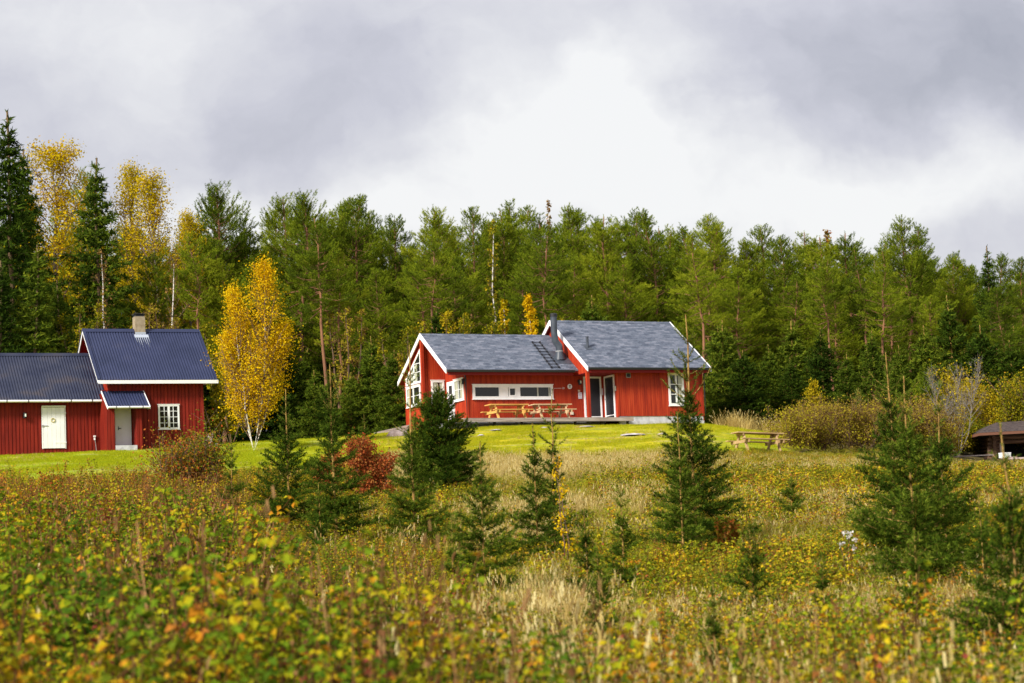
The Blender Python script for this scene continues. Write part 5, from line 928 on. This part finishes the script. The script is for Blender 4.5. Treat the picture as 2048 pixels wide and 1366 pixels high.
def near_lawn(pt):      # plants get shorter towards the lawn table, the lawn edge and the grill hut
    c = colof(pt[:, 0], pt[:, 1]); return np.where((c > 1850) & (pt[:, 1] > 88), .5, 1.0) * np.where(c > 1330, np.interp(pt[:, 1], [70, 92], [1, .42]), 1.0) * np.where((c < 830), np.interp(pt[:, 1], [62, 80], [1, .6]), 1.0)
def tall(pt):           # chest high on the left and close by, knee high farther up and to the right
    c = colof(pt[:, 0], pt[:, 1]); y = pt[:, 1]; lf = LFT(c); far_ = np.interp(c, [420, 560], [1, 0]); return lf * (far_ * np.interp(y, [8, 14, 22, 44, 56], [1.5, 1.5, 1.35, 1.25, .9]) + (1 - far_) * np.interp(y, [8, 14, 28, 38, 46], [1.3, 1.3, 1.0, .66, .45])) + (1 - lf) * np.interp(y, [8, 14, 20, 30, 46], [1.15, 1.15, .85, .5, .42])
# tall green and yellow weeds: dense in the near left, thinner on the right
x, y, c = area(9500, 11.5, 48); w1 = nz(x, y, 2.6, 3); p = np.where(y < 24, (.30 + .55 * LFT(c)) * np.interp(y, [10, 17], [.55, 1]), .14 + .60 * LFT(c) * sstep(50, 34, y)) * sstep(.25, .55, w1 + .2 * LFT(c)) * (.25 + .75 * sstep(.3, .5, nz(x, y, 1.1, 14)))
pt = pick(x, y, p); n_ = len(pt); scatter('tall_weeds', P_weed, pt, (.65 + .45 * rs.random(n_) ** 1.4) * tall(pt) * (.5 + .95 * nz(pt[:, 0], pt[:, 1], 1.3, 8)), 1, 'tall green and yellow leafy weeds filling the foreground', .18)
x, y, c = area(9000, 11.5, 74); p = (.12 + .55 * sstep(.45, .65, nz(x, y, 1.9, 71)) + .35 * LFT(c) * sstep(30, 42, y)) * (.45 + .55 * LFT(c)) * (1 - lawn(x, y)) * np.where(y > 48, LFT(c), 1); pt = pick(x, y, p); scatter('tall_yellow_weeds', P_tal2, pt, rs.uniform(.65, 1.1, len(pt)) * tall(pt) * (.55 + .9 * nz(pt[:, 0], pt[:, 1], 1.3, 18)), 12, 'tall yellowing weeds mixed through the foreground', .2)
# yellow and orange autumn weeds over the whole meadow
x, y, c = area(30000, 14, 97); w1 = nz(x, y, 3.2, 11); rgt = sstep(1180, 1480, c); p = (sstep(.45, .66, w1) * .28 + .85 * rgt * sstep(30, 46, y) * sstep(.2, .45, w1) + .30 * LFT(c) * sstep(28, 42, y)) * (1 - lawn(x, y)) * np.where((c > 830) & (c < 1300) & (y > 70), .45, 1)
pt = pick(x, y, p * (y < np.interp(c, [0, 600, 1000, 1560, 1600, 2100], [78, 90, 94, 98, 106, 112]))); scatter('autumn_weeds', P_aut, pt, rs.uniform(.5, 1.2, len(pt)) * near_lawn(pt), 2, 'low yellow and orange autumn weeds of the meadow', .2)
x, y, c = area(22000, 20, 112); p = (.30 + .4 * sstep(.4, .65, nz(x, y, 2.2, 21))) * (1 - lawn(x, y)) * np.where(y > 100, sstep(1580, 1640, c), 1) * np.where((c > 830) & (c < 1300) & (y > 70), .6, 1)
pt = pick(x, y, p); scatter('low_weeds', P_low, pt, rs.uniform(.6, 1.15, len(pt)) * near_lawn(pt), 3, 'low green weeds of the meadow', .2)
# dry grass: tan belt below the lawn and pale patches between the weeds
x, y, c = area(42000, 11, 108); mid = sstep(850, 940, c) * sstep(1480, 1300, c); p = (.42 * sstep(.48, .64, nz(x, y, 3.4, 31)) * sstep(820, 1120, c) * np.interp(y, [12, 22, 30], [.6, .9, 1.5]) * (1 - .6 * sstep(60, 75, y)) * (1 - .4 * sstep(1250, 1450, c) * sstep(26, 40, y)) + .95 * mid * sstep(68, 80, y) * (.25 + .75 * sstep(.25, .55, nz(x, y, 2.2, 93))) + .18 * sstep(1300, 1400, c) * sstep(66, 80, y) + .6 * np.clip(1 - np.abs(c - 790) / 75, 0, 1) * (y > 66) + .02) * (1 - lawn(x, y)) * np.where(y > 99, sstep(1590, 1640, c) * .4, 1)
pt = pick(x, y, p); scatter('dry_grass', P_dry, pt, rs.uniform(.5, 1.15, len(pt)) * np.interp(pt[:, 1], [10, 60, 84, 96], [1, .95, .85, .55]) * near_lawn(pt) ** .6 * np.where(colof(pt[:, 0], pt[:, 1]) > 1150, np.interp(pt[:, 1], [20, 32, 60], [1, .62, .8]), 1), 4, 'pale dry grass of the meadow', .2)
x, y, c = area(32000, 9, 114); p = (.22 + .45 * sstep(.45, .7, nz(x, y, 4, 41))) * (1 - lawn(x, y)) * np.where(y > 100, sstep(1580, 1640, c), 1); pt = pick(x, y, p); scatter('green_grass', P_gr, pt, rs.uniform(.6, 1.2, len(pt)) * near_lawn(pt), 5, 'rough green grass of the meadow', .2)
x, y, c = area(8200, 11, 66); p = .08 + .42 * sstep(.48, .66, nz(x, y, 2.0, 51)); pt = pick(x, y, p); scatter('brown_stalks', P_stk, pt, rs.uniform(.55, 1.15, len(pt)) * tall(pt) * .95, 6, 'dead brown stalks among the weeds', .15)
x, y, c = area(450, 13.5, 30); p = sstep(.5, .7, nz(x, y, 1.5, 81)) * .5; pt = pick(x, y, p); scatter('tall_seed_grass', P_dry, pt, rs.uniform(1.1, 1.7, len(pt)) * np.where(colof(pt[:, 0], pt[:, 1]) > 1150, np.interp(pt[:, 1], [14, 24], [1, .6]), 1), 13, 'tall dry grass with seed heads standing among the near weeds', .15)
x, y, c = area(60000, 74, 122, -100, 1700); p = sstep(.35, .75, lawn(x, y)) * (.12 + .75 * sstep(.3, .65, nz(x, y, 1.7, 66)))
pt = pick(x, y, p)
u_ = (pt[:, 0] + 2.337) * math.cos(TH) + (pt[:, 1] - 118) * math.sin(TH); v_2 = -(pt[:, 0] + 2.337) * math.sin(TH) + (pt[:, 1] - 118) * math.cos(TH); ku = (pt[:, 0] + 17.226) * math.cos(TC) + (pt[:, 1] - 112) * math.sin(TC); kv = -(pt[:, 0] + 17.226) * math.sin(TC) + (pt[:, 1] - 112) * math.cos(TC)
ok = ~((v_2 > -2.2) & (v_2 < 5.6) & (u_ > -1.6) & (u_ < 12.6)) & ~((kv > -1.1) & (kv < 5.4) & (ku < 3)); pt = pt[ok]; c_ = colof(pt[:, 0], pt[:, 1]); gk = (c_ + rs.normal(0, 60, len(pt)) < 700) | ((np.abs(c_ - 1510) < 110) & (pt[:, 1] < 108)); scatter('lawn_grass', P_lawn, pt[~gk], rs.uniform(.6, 1.3, (~gk).sum()), 7, 'short yellowish lawn grass around the red house', .05); scatter('lawn_grass', P_lawn2, pt[gk], rs.uniform(.6, 1.3, gk.sum()), 17, 'short green lawn grass below the cabin', .05)
x, y, c = area(9000, 78, 118, -100, 1640); p = sstep(.5, .8, lawn(x, y)) * sstep(.55, .72, nz(x, y, 2.6, 101)); pt = pick(x, y, p); pt = pt[(pt[:, 1] < 108) | (colof(pt[:, 0], pt[:, 1]) > 860)]; pt = pt[pt[:, 1] < 114.5]; scatter('dry_lawn_patches', P_dry, pt, rs.uniform(.10, .24, len(pt)), 14, 'dry straw patches in the mown lawn', .3)
# tall dry grass at the forest edge right of the house
x = rs.uniform(10.2, 15.0, 34); y = rs.uniform(119, 123, 34); pt = np.stack([x, y, ground(x, y) - .02], 1); scatter('tall_dry_grass', P_dry, pt, rs.uniform(.8, 1.5, len(pt)), 8, 'tall dry grass between the lawn and the forest right of the house')
# wood behind the visible rows
FP = bpy.data.collections.new('far_tree')
for i, (a_m, b_m) in enumerate(((PINES[0]), (PINES[3]), (FSPR[0]), (PINES[5]))):
    for me in (b_m,): o = bpy.data.objects.new('far_tree', me); FP.objects.link(o)
x = rs.uniform(-60, 60, 150); y = rs.uniform(190, 225, 150); pt = np.stack([x, y, ground(x, y)], 1); scatter('distant_wood', FP, pt, rs.uniform(.7, .9, len(pt)), 9, 'distant wood closing the gaps between the front trees', .02)
# white seed heads in the meadow
p_ = gpos(1694, 36, 1105); wf = empty('seed_head_plant', p_, 0, 'small plant with white fluffy seed heads in the right meadow', 'plant'); mb = MB(); r = np.random.default_rng(4)
mb.tube([(0, 0, 0), (.02, 0, .5), (.05, 0, .78)], [.006, .005, .003], 4); mb.tube([(0, 0, .1), (-.05, 0, .4), (-.09, 0, .66)], [.006, .004, .003], 4); obj('stem', mb, m_browntwig, wf); 
for cxx, cz_ in ((.05, .80), (-.09, .68), (.12, .72), (.10, .60), (-.02, .84)): mb = MB(); leaves(mb, r, np.array([cxx, 0, cz_]) + r.normal(size=(22, 3)) * .022, .035); obj('seed_head', mb, m_white_fl, wf)
